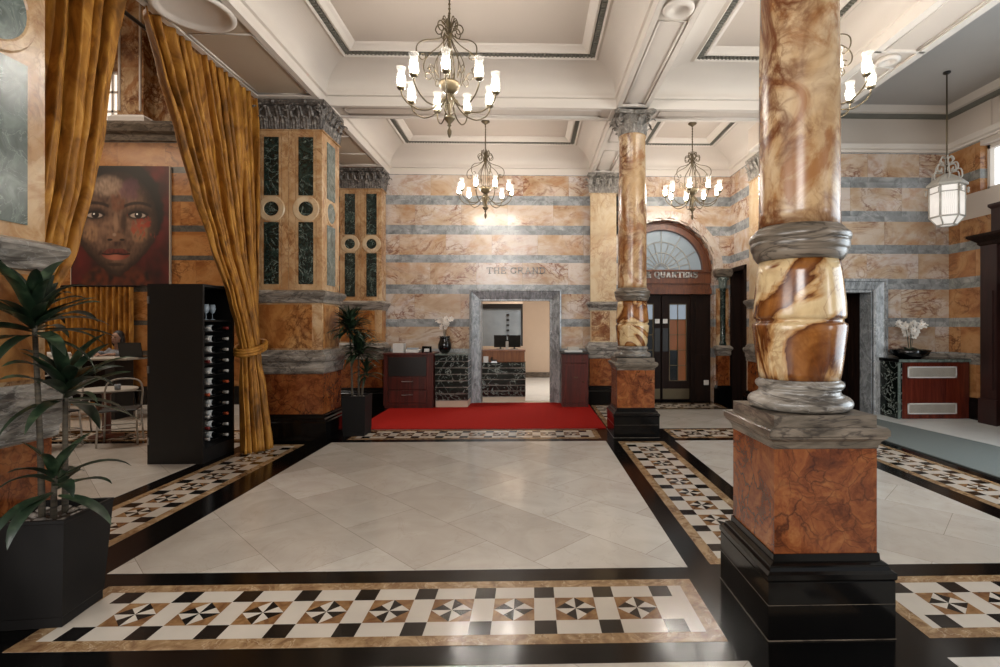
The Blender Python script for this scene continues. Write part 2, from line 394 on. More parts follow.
M['wall_honey'] = wallmat('coursed_honey_marble', 0.06, ('7a4e26','96693a','a47a4a','ac8658','9a7040'), ('2c2a28','48443e','5e5850','222020'), ('7a4820','52300f','6a3e1c'), ('d0a060','e0b47c','d8b080'))

def floormat():
    # large diagonal limestone slabs
    t = NT('polished_limestone_slabs'); v = t.pos(); mp = t.n('ShaderNodeMapping'); mp.inputs['Rotation'].default_value = (0,0,radians(45)); t.l(v, mp.inputs[0])
    br = t.n('ShaderNodeTexBrick'); t.l(mp.outputs[0], br.inputs['Vector'])
    br.offset = 0.5; br.inputs['Scale'].default_value = 1.0; br.inputs['Mortar Size'].default_value = 0.0018; br.inputs['Mortar Smooth'].default_value = 0.1
    br.inputs['Brick Width'].default_value = 0.95; br.inputs['Row Height'].default_value = 0.6
    br.inputs['Color1'].default_value = hx('b8b1a8'); br.inputs['Color2'].default_value = hx('cbc6bf'); br.inputs['Mortar'].default_value = hx('8a8076')
    n = t.noise(v, 2.2, 5, 1.5); c = t.mix(0.45, br.outputs['Color'], t.ramp(n, [(0.3,'d0c8bc'),(0.7,'fbf8f4')]), 'MULTIPLY')
    c = t.mix(t.math('MULTIPLY', veins(t, v, 1.6, 0.012, 1.5), 0.25), c, '9a8e80')
    return t.set(c, 0.15)
M['stone_floor'] = floormat()
# ================================================================ THE SETTING
def structure(name, mb, mats, parent=None, label=None):
    o = mb.build(name, mats, parent)
    if not parent: o['kind'] = 'structure'
    return o

floor = structure('floor', MB().box(-11, 12.5, -4.5, 16, -0.12, -0.0015), M['black'])
fl = MB()
for a in [(-2.65,1.005,3.275,6.89),(-2.65,1.005,-2.2,2.35),(1.945,3.76,3.28,6.89),(1.945,3.76,-1.2,2.35),
          (-2.65,1.005,7.72,10.62),(1.945,3.76,7.72,9.45),(-10.8,-3.76,2.9,6.9),(-10.8,-3.76,7.75,10.3)]:
    fl.box(*a, -0.02, 0.0)
fl.build('stone_paving', M['stone_floor'], floor)
MB().box(5.78, 12.4, -2, 8.85, -0.02, 0.001).box(-2.6, 1.4, 10.62, 15.8, -0.02, 0.001).build('pale_paving', M['pale_floor'], floor)

def band(x0, x1, y0, y1, along):
    mb = MB(); z = 0.0008
    mb.box(x0, x1, y0, y1, -0.02, 0.0, 0)
    def quad(s0, s1, t0, t1, m):   # s along the band, t across it
        z = 0.0004 if m == 1 else 0.0008
        if along == 'X': p = [(s0,t0,z),(s1,t0,z),(s1,t1,z),(s0,t1,z)]
        else: p = [(t0,s0,z),(t1,s0,z),(t1,s1,z),(t0,s1,z)]
        mb.add(p, [(0,1,2,3)], m)
    def tri(a, b, c, m):
        f = (lambda q: (q[0],q[1],z+0.0004)) if along == 'X' else (lambda q: (q[1],q[0],z+0.0004))
        mb.add([f(a), f(b), f(c)], [(0,1,2)], m)
    s0, s1, t0, t1 = (x0, x1, y0, y1) if along == 'X' else (y0, y1, x0, x1)
    bd = 0.08; s0 += bd; s1 -= bd; t0 += bd; t1 -= bd
    W = t1-t0; a = 0.111; rw = (W-2*a)/2; tm = (t0+t1)/2; P = 0.3385
    n = max(1, int((s1-s0-0.117)/P)); start = s0+((s1-s0)-n*P)/2
    quad(s0, s1, t0, t1, 1)
    for i in range(n+1):
        g = start+i*P; gw = (P-2*a)/2
        quad(g-gw+0.001, g+gw-0.001, t0, t0+rw-0.001, 2); quad(g-gw+0.001, g+gw-0.001, t1-rw+0.001, t1, 2)
        if i < n:
            c = g+P/2
            quad(c-a, c+a, tm-a, tm+a, 3)
            mid = [(0,a),(a,0),(0,-a),(-a,0)]
            for q in range(4):
                A = mid[q]; B = mid[(q+1)%4]; H = ((A[0]+B[0])/2, (A[1]+B[1])/2)
                tri((c,tm), (c+A[0],tm+A[1]), (c+H[0],tm+H[1]), 2)
                tri((c,tm), (c+H[0],tm+H[1]), (c+B[0],tm+B[1]), 1)
    mb.build('mosaic_band', [M['tan'], M['tile_white'], M['tile_black'], M['tile_brown']], floor)
band(-2.51, 0.968, 2.50, 3.12, 'X')
band(-2.51, 0.968, 7.05, 7.66, 'X')
band(1.165, 1.785, 3.31, 6.85, 'Y')
band(1.165, 1.785, 7.80, 10.0, 'Y')
band(1.165, 1.785, -1.2, 2.26, 'Y')
band(-3.58, -2.96, 3.28, 6.78, 'Y')
band(1.98, 3.70, 2.50, 3.12, 'X')
band(1.98, 3.70, 7.05, 7.66, 'X')
band(1.98, 3.70, 9.58, 10.20, 'X')
band(3.97, 4.59, -1.0, 8.6, 'Y')
band(-10.5, -3.9, 7.05, 7.66, 'X')

def rect_wall(name, x0, x1, y0, y1, z0, z1, m='wall'):
    return structure(name, MB().box(x0, x1, y0, y1, z0, z1), M[m])
WY = 10.31
wb = MB()
wb.box(-2.95, -1.12, WY, WY+0.3, 0, 4.9); wb.box(0.50, 1.75, WY, WY+0.3, 0, 4.9); wb.box(-1.12, 0.50, WY, WY+0.3, 2.17, 4.9)
# arched bay of the right aisle, cut round the opening
ACX, ACR, ACZ = 2.69, 1.02, 2.68
wb.box(ACX+ACR, 4.35, WY, WY+0.3, 0, 4.9)
wb.box(1.60, ACX-ACR+0.0001, WY, WY+0.3, 0, 4.9)
ap = arc(ACX, ACZ, ACR, 0, 180, 28)
for (xa, za), (xb, zb) in zip(ap, ap[1:]):
    wb.add([(xa,WY,za),(xb,WY,zb),(xb,WY,4.9),(xa,WY,4.9),(xa,WY+0.3,za),(xb,WY+0.3,zb),(xb,WY+0.3,4.9),(xa,WY+0.3,4.9)],
           [(0,1,2,3),(7,6,5,4),(4,5,1,0)], 0)
structure('wall_back', wb, M['wall'])
structure('wall_back', MB().box(-10.8, -2.95, WY, WY+0.3, 0, 5.2), M['wall_honey'])
# street wall behind the photographer, with the high window, open past both ends
fwl = MB(); fwl.box(-3.4, 4.6, -4.75, -4.5, 0, 5.35)
structure('wall_front', fwl, M['plaster_brown'])
# gallery level over the restaurant
g = MB(); g.box(-10.8, -2.9, 10.9, 11.2, 5.2, 9.0, 0)
structure('wall_gallery', g, M['siena'])
g = MB(); g.ring([(0,0),(0.06,0.03),(0.06,0.14),(0.16,0.18),(0.2,0.30),(0.2,0.36)], -10.8, -2.9, WY+0.02, 10.9)
structure('trim_1', g, M['grey_warm']).location = (0, 0, 5.16)
g = MB(); g.box(-8.37, -7.85, 10.6, 10.9, 5.62, 9.0, 0)
for x in (-8.33, -7.92): g.box(x, x+0.03, 10.57, 10.6, 5.9, 9, 1)
g.ring([(0.16,5.52),(0.16,5.62),(0.1,5.66),(0.1,5.74),(0.04,5.80)], -8.37, -7.85, 10.58, 10.9, 1)
structure('trim_2', g, [M['siena'], M['plaster']])
g = MB(); g.box(-9.06, -8.44, 10.86, 10.89, 5.6, 6.75, 1)
wf = MB()
for x in (-9.08, -8.86, -8.65, -8.44): wf.box(x-0.02, x+0.02, 10.83, 10.87, 5.56, 6.8)
for z in (5.58, 5.98, 6.38, 6.78): wf.box(-9.1, -8.42, 10.83, 10.87, z-0.02, z+0.02)
wo = structure('window_1', g, [M['plaster'], M['gallery_window']]); wf.build('window_frame', M['plaster'], wo)
rect_wall('wall_left', -11.1, -10.8, 2.0, 11, 0, 9.0)
structure('ceiling', MB().box(-11.1, -3.66, 2.0, 11.2, 9.0, 9.1), M['plaster_brown'])
rect_wall('wall_left', -11.1, -3.7, 1.9, 2.2, 0, 9.0)
structure('wall_left', MB().box(-3.66, -2.86, -2.5, 10.9, 5.3, 9.0), M['plaster_brown'])

# right aisle end wall (faces the nave) with its door opening
wr = MB(); wr.box(4.03, 4.33, 9.40, 9.52, 0, 4.9); wr.box(4.03, 4.33, 10.2, 10.6, 0, 4.9); wr.box(4.03, 4.33, 9.52, 10.2, 2.65, 4.9)
structure('wall_right', wr, M['wall'])
d = MB(); d.box(4.20, 4.26, 9.52, 10.2, 0, 2.65)
for z0, z1 in ((0.25,1.0),(1.15,2.45)): d.box(4.185, 4.2, 9.62, 10.1, z0, z1)
for a in ((9.50,9.56),(10.16,10.22)): d.box(4.0, 4.25, a[0], a[1], 0, 2.69)
d.box(4.0, 4.25, 9.50, 10.22, 2.62, 2.70)
do = structure('door_1', d, M['dark_wood']); MB().lathe([(0.0,0),(0.03,0.01),(0.03,0.04),(0,0.05)], (4.14,9.66,1.05), 12, axis='X').build('door_handle', M['brass'], do)
structure('door_light_block', MB().box(1.5, 4.0, 10.62, 10.66, 0, 3.9), M['dark_wood'])  # added dark backing, stops light showing through the gap between the doors
# wall of the entrance bay, marble framed doorway
RY = 8.85
wr = MB(); wr.box(4.53, 4.74, RY, RY+0.3, 0, 5.4); wr.box(5.98, 7.6, RY, RY+0.3, 0, 5.4); wr.box(4.74, 5.98, RY, RY+0.3, 2.2, 5.4)
structure('wall_entrance', wr, M['wall'])
rv = MB(); rv.box(4.5, 6.2, RY+1.1, RY+1.2, 0, 2.6); rv.box(5.98, 6.1, RY+0.3, RY+1.1, 0, 2.6); rv.box(4.6, 4.74, RY+0.3, RY+1.1, 0, 2.6); rv.box(4.5, 6.2, RY+0.3, RY+1.2, 2.3, 2.4)
for k in range(7): rv.box(5.965, 5.98, RY+0.33+k*0.11, RY+0.36+k*0.11, 0.1, 2.15)
structure('wall_lobby', rv, M['dark_wood'])
def doorframe(x0, x1, zt, prof, m=0):
    mb = MB(); n = len(prof); vs = []
    for dd, y in prof: vs += [(x0+dd,y,0),(x0+dd,y,zt-dd),(x1-dd,y,zt-dd),(x1-dd,y,0)]
    fs = [(4*i+k, 4*i+k+1, 4*i+5+k, 4*i+4+k) for i in range(n-1) for k in range(3)]
    return mb.add(vs, fs, m)
fr = doorframe(4.5, 6.2, 2.37, [(0,RY+0.02),(0,RY-0.09),(0.04,RY-0.10),(0.05,RY-0.06),(0.17,RY-0.03),(0.2,RY),(0.235,RY),(0.235,RY+0.32)])
structure('trim_3', fr, M['frame_grey'])
fr = doorframe(-1.225, 0.602, 2.275, [(0,WY+0.02),(0,WY-0.10),(0.03,WY-0.11),(0.045,WY-0.07),(0.055,WY-0.07),(0.16,WY-0.02),(0.19,WY+0.0),(0.222,WY+0.0),(0.222,WY+0.33)])
structure('trim_4', fr, M['frame_grey'])
# side wall of the entrance bay
ws = MB(); X7 = 7.35
ws.box(X7, X7+0.3, -1.5, RY+0.3, 0, 3.34, 0); ws.box(X7, X7+0.3, 8.60, RY+0.3, 3.34, 4.6, 0); ws.box(X7, X7+0.3, 8.22, 8.60, 3.76, 4.6, 0)
ws.box(X7, X7+0.3, 2.6, 8.60, 3.34, 3.76, 1); ws.box(X7, X7+0.3, 2.6, 8.22, 4.5, 5.4, 1)
ws.box(X7, X7+0.3, 8.22, RY+0.3, 4.6, 5.4, 1)
ws.box(X7, X7+0.3, -1.5, 2.6, 3.34, 5.4, 0)
structure('wall_entrance_side', ws, [M['wall_amber'], M['plaster_panel']])
wn = MB(); wn.box(X7+0.2, X7+0.22, 2.6, 8.22, 3.76, 4.5, 0)
wo = structure('window_2', wn, M['window_lit'])
wf = MB(); wf.box(X7+0.12, X7+0.2, 2.6, 8.22, 3.76, 3.82); wf.box(X7+0.12, X7+0.2, 2.6, 8.22, 4.44, 4.5)
for k in range(9): wf.box(X7+0.12, X7+0.2, 2.6+k*0.7-0.03, 2.6+k*0.7+0.03, 3.76, 4.5)
wf.build('window_frame', M['plaster'], wo)
# skirtings
sk = MB(); sk.box(6.2, X7, RY-0.05, RY, 0, 0.30); sk.box(6.2, X7, RY-0.035, RY, 0.30, 0.36)
sk.box(X7-0.05, X7, 8.06, RY-0.05, 0, 0.30); sk.box(X7-0.035, X7, 8.06, RY-0.05, 0.30, 0.36)
structure('baseboard_right', sk, M['black'])
sk = MB(); sk.box(-2.72, -1.24, WY-0.05, WY, 0, 0.36); sk.box(0.61, 1.14, WY-0.05, WY, 0, 0.36)
structure('baseboard_back', sk, M['black'])
sk = MB(); sk.box(-10.8, -3.8, WY-0.05, WY, 0, 0.36); structure('baseboard_left', sk, M['black'])
# shelf mouldings of the dado on the entrance bay walls
sk = MB(); sk.box(6.2, X7, RY-0.04, RY, 0.93, 1.07); sk.box(X7-0.04, X7, 8.04, RY, 0.93, 1.07)
structure('trim_5', sk, M['grey'])

# ---------------------------------------------------------------- ceiling
def bay(mb, x0, x1, y0, y1, il, ir, if_, ib):
    prof = [(0,4.575),(0,4.70),(0.035,4.705),(0.04,4.735),(0.02,4.74),(0.02,4.76)]
    for k in range(1, 21):
        a = pi/2*k/20; prof.append((0.02+(0.40-0.02)*(1-cos(a)), 4.76+0.235*sin(a)))
    # flat rim, bead, dentil band, light cornice, panel (offsets run past the cove)
    tail = [(0.42,4.985,0),(0.44,4.975,0),(0.455,4.985,0),(0.46,5.0,1),(0.53,5.02,1),(0.535,5.0,0),(0.56,4.995,0),(0.60,5.03,0),(0.63,5.05,0),(0.64,5.07,0)]
    allp = [(d,z,0) for d,z in prof]+tail
    def rect(d):
        k = min(d/0.42, 1.0); e = max(0, d-0.42)
        return (x0+0.002+k*il+e, x1-0.002-k*ir-e, y0+0.002+k*if_+e, y1-0.002-k*ib-e)
    for (d0,z0,m0),(d1,z1,m1) in zip(allp, allp[1:]):
        a = rect(d0); b = rect(d1)
        A = [(a[0],a[2],z0),(a[1],a[2],z0),(a[1],a[3],z0),(a[0],a[3],z0)]; B = [(b[0],b[2],z1),(b[1],b[2],z1),(b[1],b[3],z1),(b[0],b[3],z1)]
        sm = 0.02 < d1 <= 0.40 and z1 > 4.76
        for k in range(4):
            k2 = (k+1)%4; mb.add([A[k],A[k2],B[k2],B[k]], [(0,1,2,3)], 1 if (m0 and m1) else (3 if False else 0), False)
    r = rect(0.64); mb.add([(r[0],r[2],5.07),(r[1],r[2],5.07),(r[1],r[3],5.07),(r[0],r[3],5.07)], [(0,1,2,3)], 2)
    # dentils
    r0 = rect(0.47); r1 = rect(0.52)
    st = 0.05
    n = int((r0[1]-r0[0])/st)
    for i in range(n):
        x = r0[0]+(i+0.25)*st
        mb.box(x, x+0.022, r0[2], r1[2], 4.985, 5.02, 3); mb.box(x, x+0.022, r1[3], r0[3], 4.985, 5.02, 3)
    n = int((r0[3]-r0[2])/st)
    for i in range(n):
        y = r0[2]+(i+0.25)*st
        mb.box(r0[0], r1[0], y, y+0.022, 4.985, 5.02, 3); mb.box(r1[1], r0[1], y, y+0.022, 4.985, 5.02, 3)
cm = [M['plaster'], M['dentil'], M['plaster_panel'], M['dentil']]
BX = [(-2.82, 1.19, 0.42, 0.33), (1.63, 4.03, 0.46, 0.53)]
for (x0, x1, il, ir) in BX:
    for (y0, y1, i0, i1) in [(-1.8, 2.58, 0.45, 0.45), (3.03, 7.12, 0.45, 0.50), (7.56, WY, 0.45, 0.55)]:
        xx1 = x1; r_ = ir
        if x1 > 4 and y1 < 9: xx1 = 3.78; r_ = 0.28
        mb = MB(); bay(mb, x0, xx1, y0, y1, il, r_, i0, i1); structure('ceiling', mb, cm)
def soffit_strip(mb, x0, x1, y0, y1, zs, t, wd, m):
    mb.box(x0, x1, y0, y0+wd, zs-t, zs, m); mb.box(x0, x1, y1-wd, y1, zs-t, zs, m)
    mb.box(x0, x0+wd, y0+wd, y1-wd, zs-t, zs, m); mb.box(x1-wd, x1, y0+wd, y1-wd, zs-t, zs, m)
def beam_y(x0, x1, spans, wd, rr, pm):
    mb = MB(); y0 = spans[0][0]; y1 = spans[-1][1]; cx = (x0+x1)/2
    mb.box(x0, x1, y0, y1, 4.605, 5.35, pm)
    mb.box(x0, x1, y0, y1, 4.6, 4.606, pm)
    for a, b in spans:
        soffit_strip(mb, x0, x1, a, b, 4.6, 0.025, wd, 0)
        c = (a+b)/2-(0.2 if rr < 0.3 else 0)
        for (p, q) in ((a+wd+0.03, c-rr-0.06), (c+rr+0.06, b-wd-0.03)):
            if q-p > 0.3:
                xa, xb = x0+wd+0.025, x1-wd-0.025
                mb.tube([(xa,p,4.595),(xb,p,4.595),(xb,q,4.595),(xa,q,4.595)], 0.014, 6, 0, True, True)
        if b-a > 3:
            mb.lathe([(rr,0.0),(rr,-0.03),(rr-0.02,-0.045),(rr-0.05,-0.045),(rr-0.07,-0.02),(rr-0.10,-0.005),(0.0001,-0.004)], (cx,c,4.6), 40, 0)
            mb.box(x0+0.02, x1-0.02, c-rr-0.08, c-rr-0.05, 4.575, 4.6, 0) if rr < 0.3 else None
    # fascia of the beam sides where they rise past the bays
    return structure('ceiling_beam', mb, [M['plaster'], M['plaster_panel'], M['plaster_brown']])
spans = [(-1.8, 2.35), (3.2, 6.92), (7.75, 9.85)]
beam_y(-3.67, -2.82, [(-1.8,2.4),(3.12,6.92),(7.62,9.86)], 0.07, 0.36, 2)
beam_y(1.19, 1.63, [(-1.8,2.55),(3.08,7.08),(7.66,10.1)], 0.06, 0.15, 0)
beam_y(3.78, 4.38, [(-1.8,2.55),(3.08,8.85)], 0.09, 0.12, 1)
def beam_x(y0, y1, xs):
    mb = MB(); mb.box(xs[0][0], xs[-1][1], y0, y1, 4.6, 5.35, 1)
    for a, b in xs:
        soffit_strip(mb, a, b, y0, y1, 4.6, 0.025, 0.06, 0)
        mb.tube([(a+0.2,y0+0.1,4.595),(b-0.2,y0+0.1,4.595),(b-0.2,y1-0.1,4.595),(a+0.2,y1-0.1,4.595)], 0.014, 6, 0, True, True)
    return structure('ceiling_beam', mb, [M['plaster'], M['plaster_panel']])
beam_x(2.58, 3.03, [(-2.82,1.19),(1.63,3.78)]); beam_x(7.12, 7.56, [(-2.82,1.19),(1.63,4.03)])
beam_x(-2.2, -1.8, [(-2.82,1.19),(1.63,3.78)])
# cool flat ceiling of the entrance bay with frieze and cornice
cb = MB(); cb.box(4.36, X7+0.3, -1.8, RY+0.3, 5.36, 5.46, 0)
cb.box(4.36, X7, RY-0.012, RY, 4.62, 5.25, 1); cb.box(X7-0.012, X7, 8.0, RY-0.012, 4.62, 5.25, 1)
structure('ceiling', cb, [M['plaster_blue'], M['plaster_panel']])
def cornice(prof, pts, mats, mi):
    # profile of (out, z) swept along an inside corner: wall Y = RY then wall X = X7
    mb = MB()
    for i in range(len(prof)-1):
        (d0,z0),(d1,z1) = prof[i], prof[i+1]
        mb.add([(4.36,RY-d0,z0),(X7-d0,RY-d0,z0),(X7-d1,RY-d1,z1),(4.36,RY-d1,z1)], [(0,1,2,3)], mi[i])
        mb.add([(X7-d0,RY-d0,z0),(X7-d0,-1.5,z0),(X7-d1,-1.5,z1),(X7-d1,RY-d1,z1)], [(0,1,2,3)], mi[i])
    return mb
structure('trim_6', cornice([(0.0,5.17),(0.05,5.18),(0.05,5.25),(0.10,5.26),(0.16,5.36)], None, None, [1,1,0,0]), [M['plaster'], M['dentil']])
structure('trim_7', cornice([(0.0,4.58),(0.03,4.585),(0.03,4.62),(0.07,4.64),(0.09,4.70),(0.09,4.72),(0.0,4.73)], None, None, [0]*6), [M['plaster']])

# ---------------------------------------------------------------- reception office behind the doorway
of = MB(); of.box(-2.6, -2.5, 10.61, 15.6, 0, 3.3, 0); of.box(1.4, 1.5, 10.61, 15.6, 0, 3.3, 0); of.box(-2.6, 1.5, 15.4, 15.5, 0, 3.3, 0)
of.box(-2.6, -0.21, 12.9, 13.0, 0, 1.04, 0); of.box(-2.6, -0.21, 12.9, 13.0, 2.1, 3.3, 0); of.box(-2.6, -1.7, 12.9, 13.0, 1.04, 2.1, 0)
structure('wall_office', of, M['beige_wall'])
structure('ceiling', MB().box(-2.6, 1.5, 10.61, 15.6, 3.3, 3.4), M['plaster'])
structure('baseboard_office', MB().box(-0.32, 1.4, 15.35, 15.4, 0, 0.16), M['grey_warm'])
gl = MB(); gl.box(-1.7, -0.24, 12.93, 12.95, 1.04, 1.98, 0); gl.box(-1.7, -0.24, 12.91, 12.97, 1.98, 2.1, 1); gl.box(-0.25,-0.21,12.9,12.99,1.04,2.1,1)
for k in range(6): gl.box(-0.62, -0.55, 12.915, 12.93, 1.15+k*0.13, 1.2+k*0.13, 1)
structure('window_3', gl, [M['frosted'], M['slate']])
# ================================================================ COLUMNS AND PIERS
def leaf_strip(mb, p, nrm, h, wd, out, m=0):
    n = Vector((nrm[0], nrm[1], 0)).normalized(); t = Vector((-n.y, n.x, 0))
    path = [(0,0,.75),(.10,.28,1.0),(.14,.56,1.05),(.32,.80,.95),(.68,1.0,.75),(.98,.97,.5),(1.08,.84,.18)]
    vs = []
    for o, z, ww in path:
        c = Vector(p)+n*(o*out)+Vector((0,0,z*h)); hw = wd/2*ww
        vs += [c-t*hw-n*0.006, c-t*hw*0.45+n*0.008, c+n*0.001, c+t*hw*0.45+n*0.008, c+t*hw-n*0.006]
    fs = [(5*i+k, 5*i+k+1, 5*i+6+k, 5*i+5+k) for i in range(6) for k in range(4)]
    mb.add(vs, fs, m, False)
def volute(mb, c, nrm, r, tr, m=0):
    n = Vector((nrm[0], nrm[1], 0)).normalized(); pts = []
    for k in range(22):
        a = -pi*0.6+k*0.42; rr = r*(1-k/24)
        pts.append(Vector(c)+n*(rr*cos(a))+Vector((0,0,-rr*sin(a))))
    mb.tube(pts, [tr*(1-0.5*k/21) for k in range(22)], 6, m)

def column(cx, cy, label, pos_y):
    t = thing('marble_column', label, 'column', (cx, cy, 0), 0, None)
    h = 0.318
    MB().ring([(0,0),(0,0.285),(-0.004,0.29)], -h, h, -h, h).build('plinth', M['black'], t)
    MB().ring([(0.003,0.0),(0.003,0.004)], -h, h, -h, h).build('grout_line', M['grey_warm'], t)
    MB().ring([(0.0008,0.174),(0.0008,0.176)], -h, h, -h, h).build('grout_line', M['grey_warm'], t)
    MB().ring([(0.0,0.29),(0.006,0.30),(0.006,0.325),(-0.012,0.335),(-0.02,0.35),(-0.02,0.36),(-0.045,0.37),(-0.048,0.405)], -h, h, -h, h).build('plinth_moulding', M['black'], t)
    MB().ring([(0,0.405),(0,0.93)], -0.262, 0.262, -0.262, 0.262).build('pedestal', M['orange'], t)
    MB().ring([(0,0.93),(0.004,0.934),(0.006,0.95),(0.014,0.968),(0.028,0.982),(0.034,0.986),(0.034,0.994),(0.042,1.0),(0.042,1.028),(0.036,1.034),(0.034,1.04)], -0.262, 0.262, -0.262, 0.262).build('pedestal_cornice', M['grey_warm'], t)
    MB().ring([(0,1.04),(0,1.098)], -0.262, 0.262, -0.262, 0.262).build('base_slab', M['grey_warm'], t)
    prof = [(0.24,1.098)]
    prof += [(0.222+0.043*cos(a), 1.135+0.037*sin(a)) for a in [radians(-90+k*20) for k in range(10)]]
    prof += [(0.222,1.175),(0.213,1.182),(0.205,1.195),(0.207,1.207),(0.214,1.212)]
    prof += [(0.205+0.02*cos(a), 1.232+0.02*sin(a)) for a in [radians(-90+k*30) for k in range(7)]]
    prof += [(0.205,1.256),(0.198,1.262)]
    MB().lathe(prof, n=64).build('column_base', M['grey'], t)
    prof = [(0.204,1.262),(0.212,1.30),(0.222,1.38),(0.230,1.46),(0.237,1.52),(0.240,1.548),(0.236,1.562),(0.222,1.568),(0.218,1.578),(0.222,1.588),(0.232,1.592),(0.234,1.61),(0.231,1.68),(0.223,1.76),(0.214,1.84),(0.205,1.905)]
    MB().lathe(prof, n=64).build('drum', M['siena_base'], t)
    prof = [(0.208,1.903),(0.216,1.908),(0.222,1.92),(0.234,1.938),(0.238,1.955),(0.238,1.966),(0.243,1.970),(0.249,1.985),(0.251,2.005),(0.248,2.022),(0.244,2.026),(0.253,2.031),(0.257,2.042),(0.257,2.060),(0.252,2.072),(0.240,2.084),(0.228,2.090),(0.226,2.103),(0.219,2.112),(0.205,2.122)]
    prof = [(r, 1.903+(z-1.903)*0.86) for r, z in prof]
    MB().lathe(prof, n=64).build('collar', M['grey_warm'], t)
    prof = [(0.207,2.085),(0.205,2.16),(0.204,2.3),(0.203,3.0),(0.192,3.7),(0.186,4.24),(0.196,4.255),(0.196,4.275),(0.186,4.28)]
    MB().lathe(prof, n=64).build('shaft', M['siena'], t)
    MB().lathe([(0.185,4.275),(0.185,4.35),(0.195,4.45),(0.23,4.53),(0.24,4.535)], n=40).build('capital', M['capital'], t)
    lb = MB()
    for k in range(8):
        a = 2*pi*k/8; leaf_strip(lb, (0.19*cos(a),0.19*sin(a),4.275), (cos(a),sin(a)), 0.13, 0.115, 0.09)
        a += pi/8; leaf_strip(lb, (0.19*cos(a),0.19*sin(a),4.29), (cos(a),sin(a)), 0.21, 0.10, 0.13)
    lb.build('acanthus_leaves', M['capital'], t)
    for k in range(4):
        vb = MB(); a = pi/4+k*pi/2; volute(vb, (0.265*cos(a),0.265*sin(a),4.475), (cos(a),sin(a)), 0.055, 0.014)
        for s in (-1,1):
            b = a+s*0.5; volute(vb, (0.215*cos(b),0.215*sin(b),4.48), (cos(a),sin(a)), 0.035, 0.01)
        vb.build('volute', M['capital'], t)
    ab = []
    for k in range(4):
        c0 = pi/4+k*pi/2
        p0 = Vector((0.385*cos(c0-0.09), 0.385*sin(c0-0.09))); p1 = Vector((0.385*cos(c0+0.09), 0.385*sin(c0+0.09)))
        ab += [p0, p1]
        c1 = c0+pi/2; q = Vector((0.385*cos(c1-0.09), 0.385*sin(c1-0.09))); mdir = Vector((cos(c0+pi/4), sin(c0+pi/4)))
        for s in (0.2,0.4,0.6,0.8): ab.append(p1.lerp(q, s)-mdir*0.045*(1-(2*s-1)**2))
    A = MB(); A.prism([tuple(p*0.95) for p in ab], 4.53, 4.55); A.prism([tuple(p) for p in ab], 4.55, 4.576)
    for k in range(4):
        a = k*pi/2; A.lathe([(0.0,-0.02),(0.03,-0.01),(0.03,0.01),(0.012,0.02),(0.0,0.03)] , (0.245*cos(a), 0.245*sin(a), 4.55), 10, axis='X' if k%2 == 0 else 'Y')
    A.build('abacus', M['capital'], t)
    return t
column(1.483, 2.81, 'nearest marble column, large in the foreground on an orange and black pedestal', 0)
column(1.462, 7.39, 'farther marble column between the red carpet and the wooden arched doorway', 1)

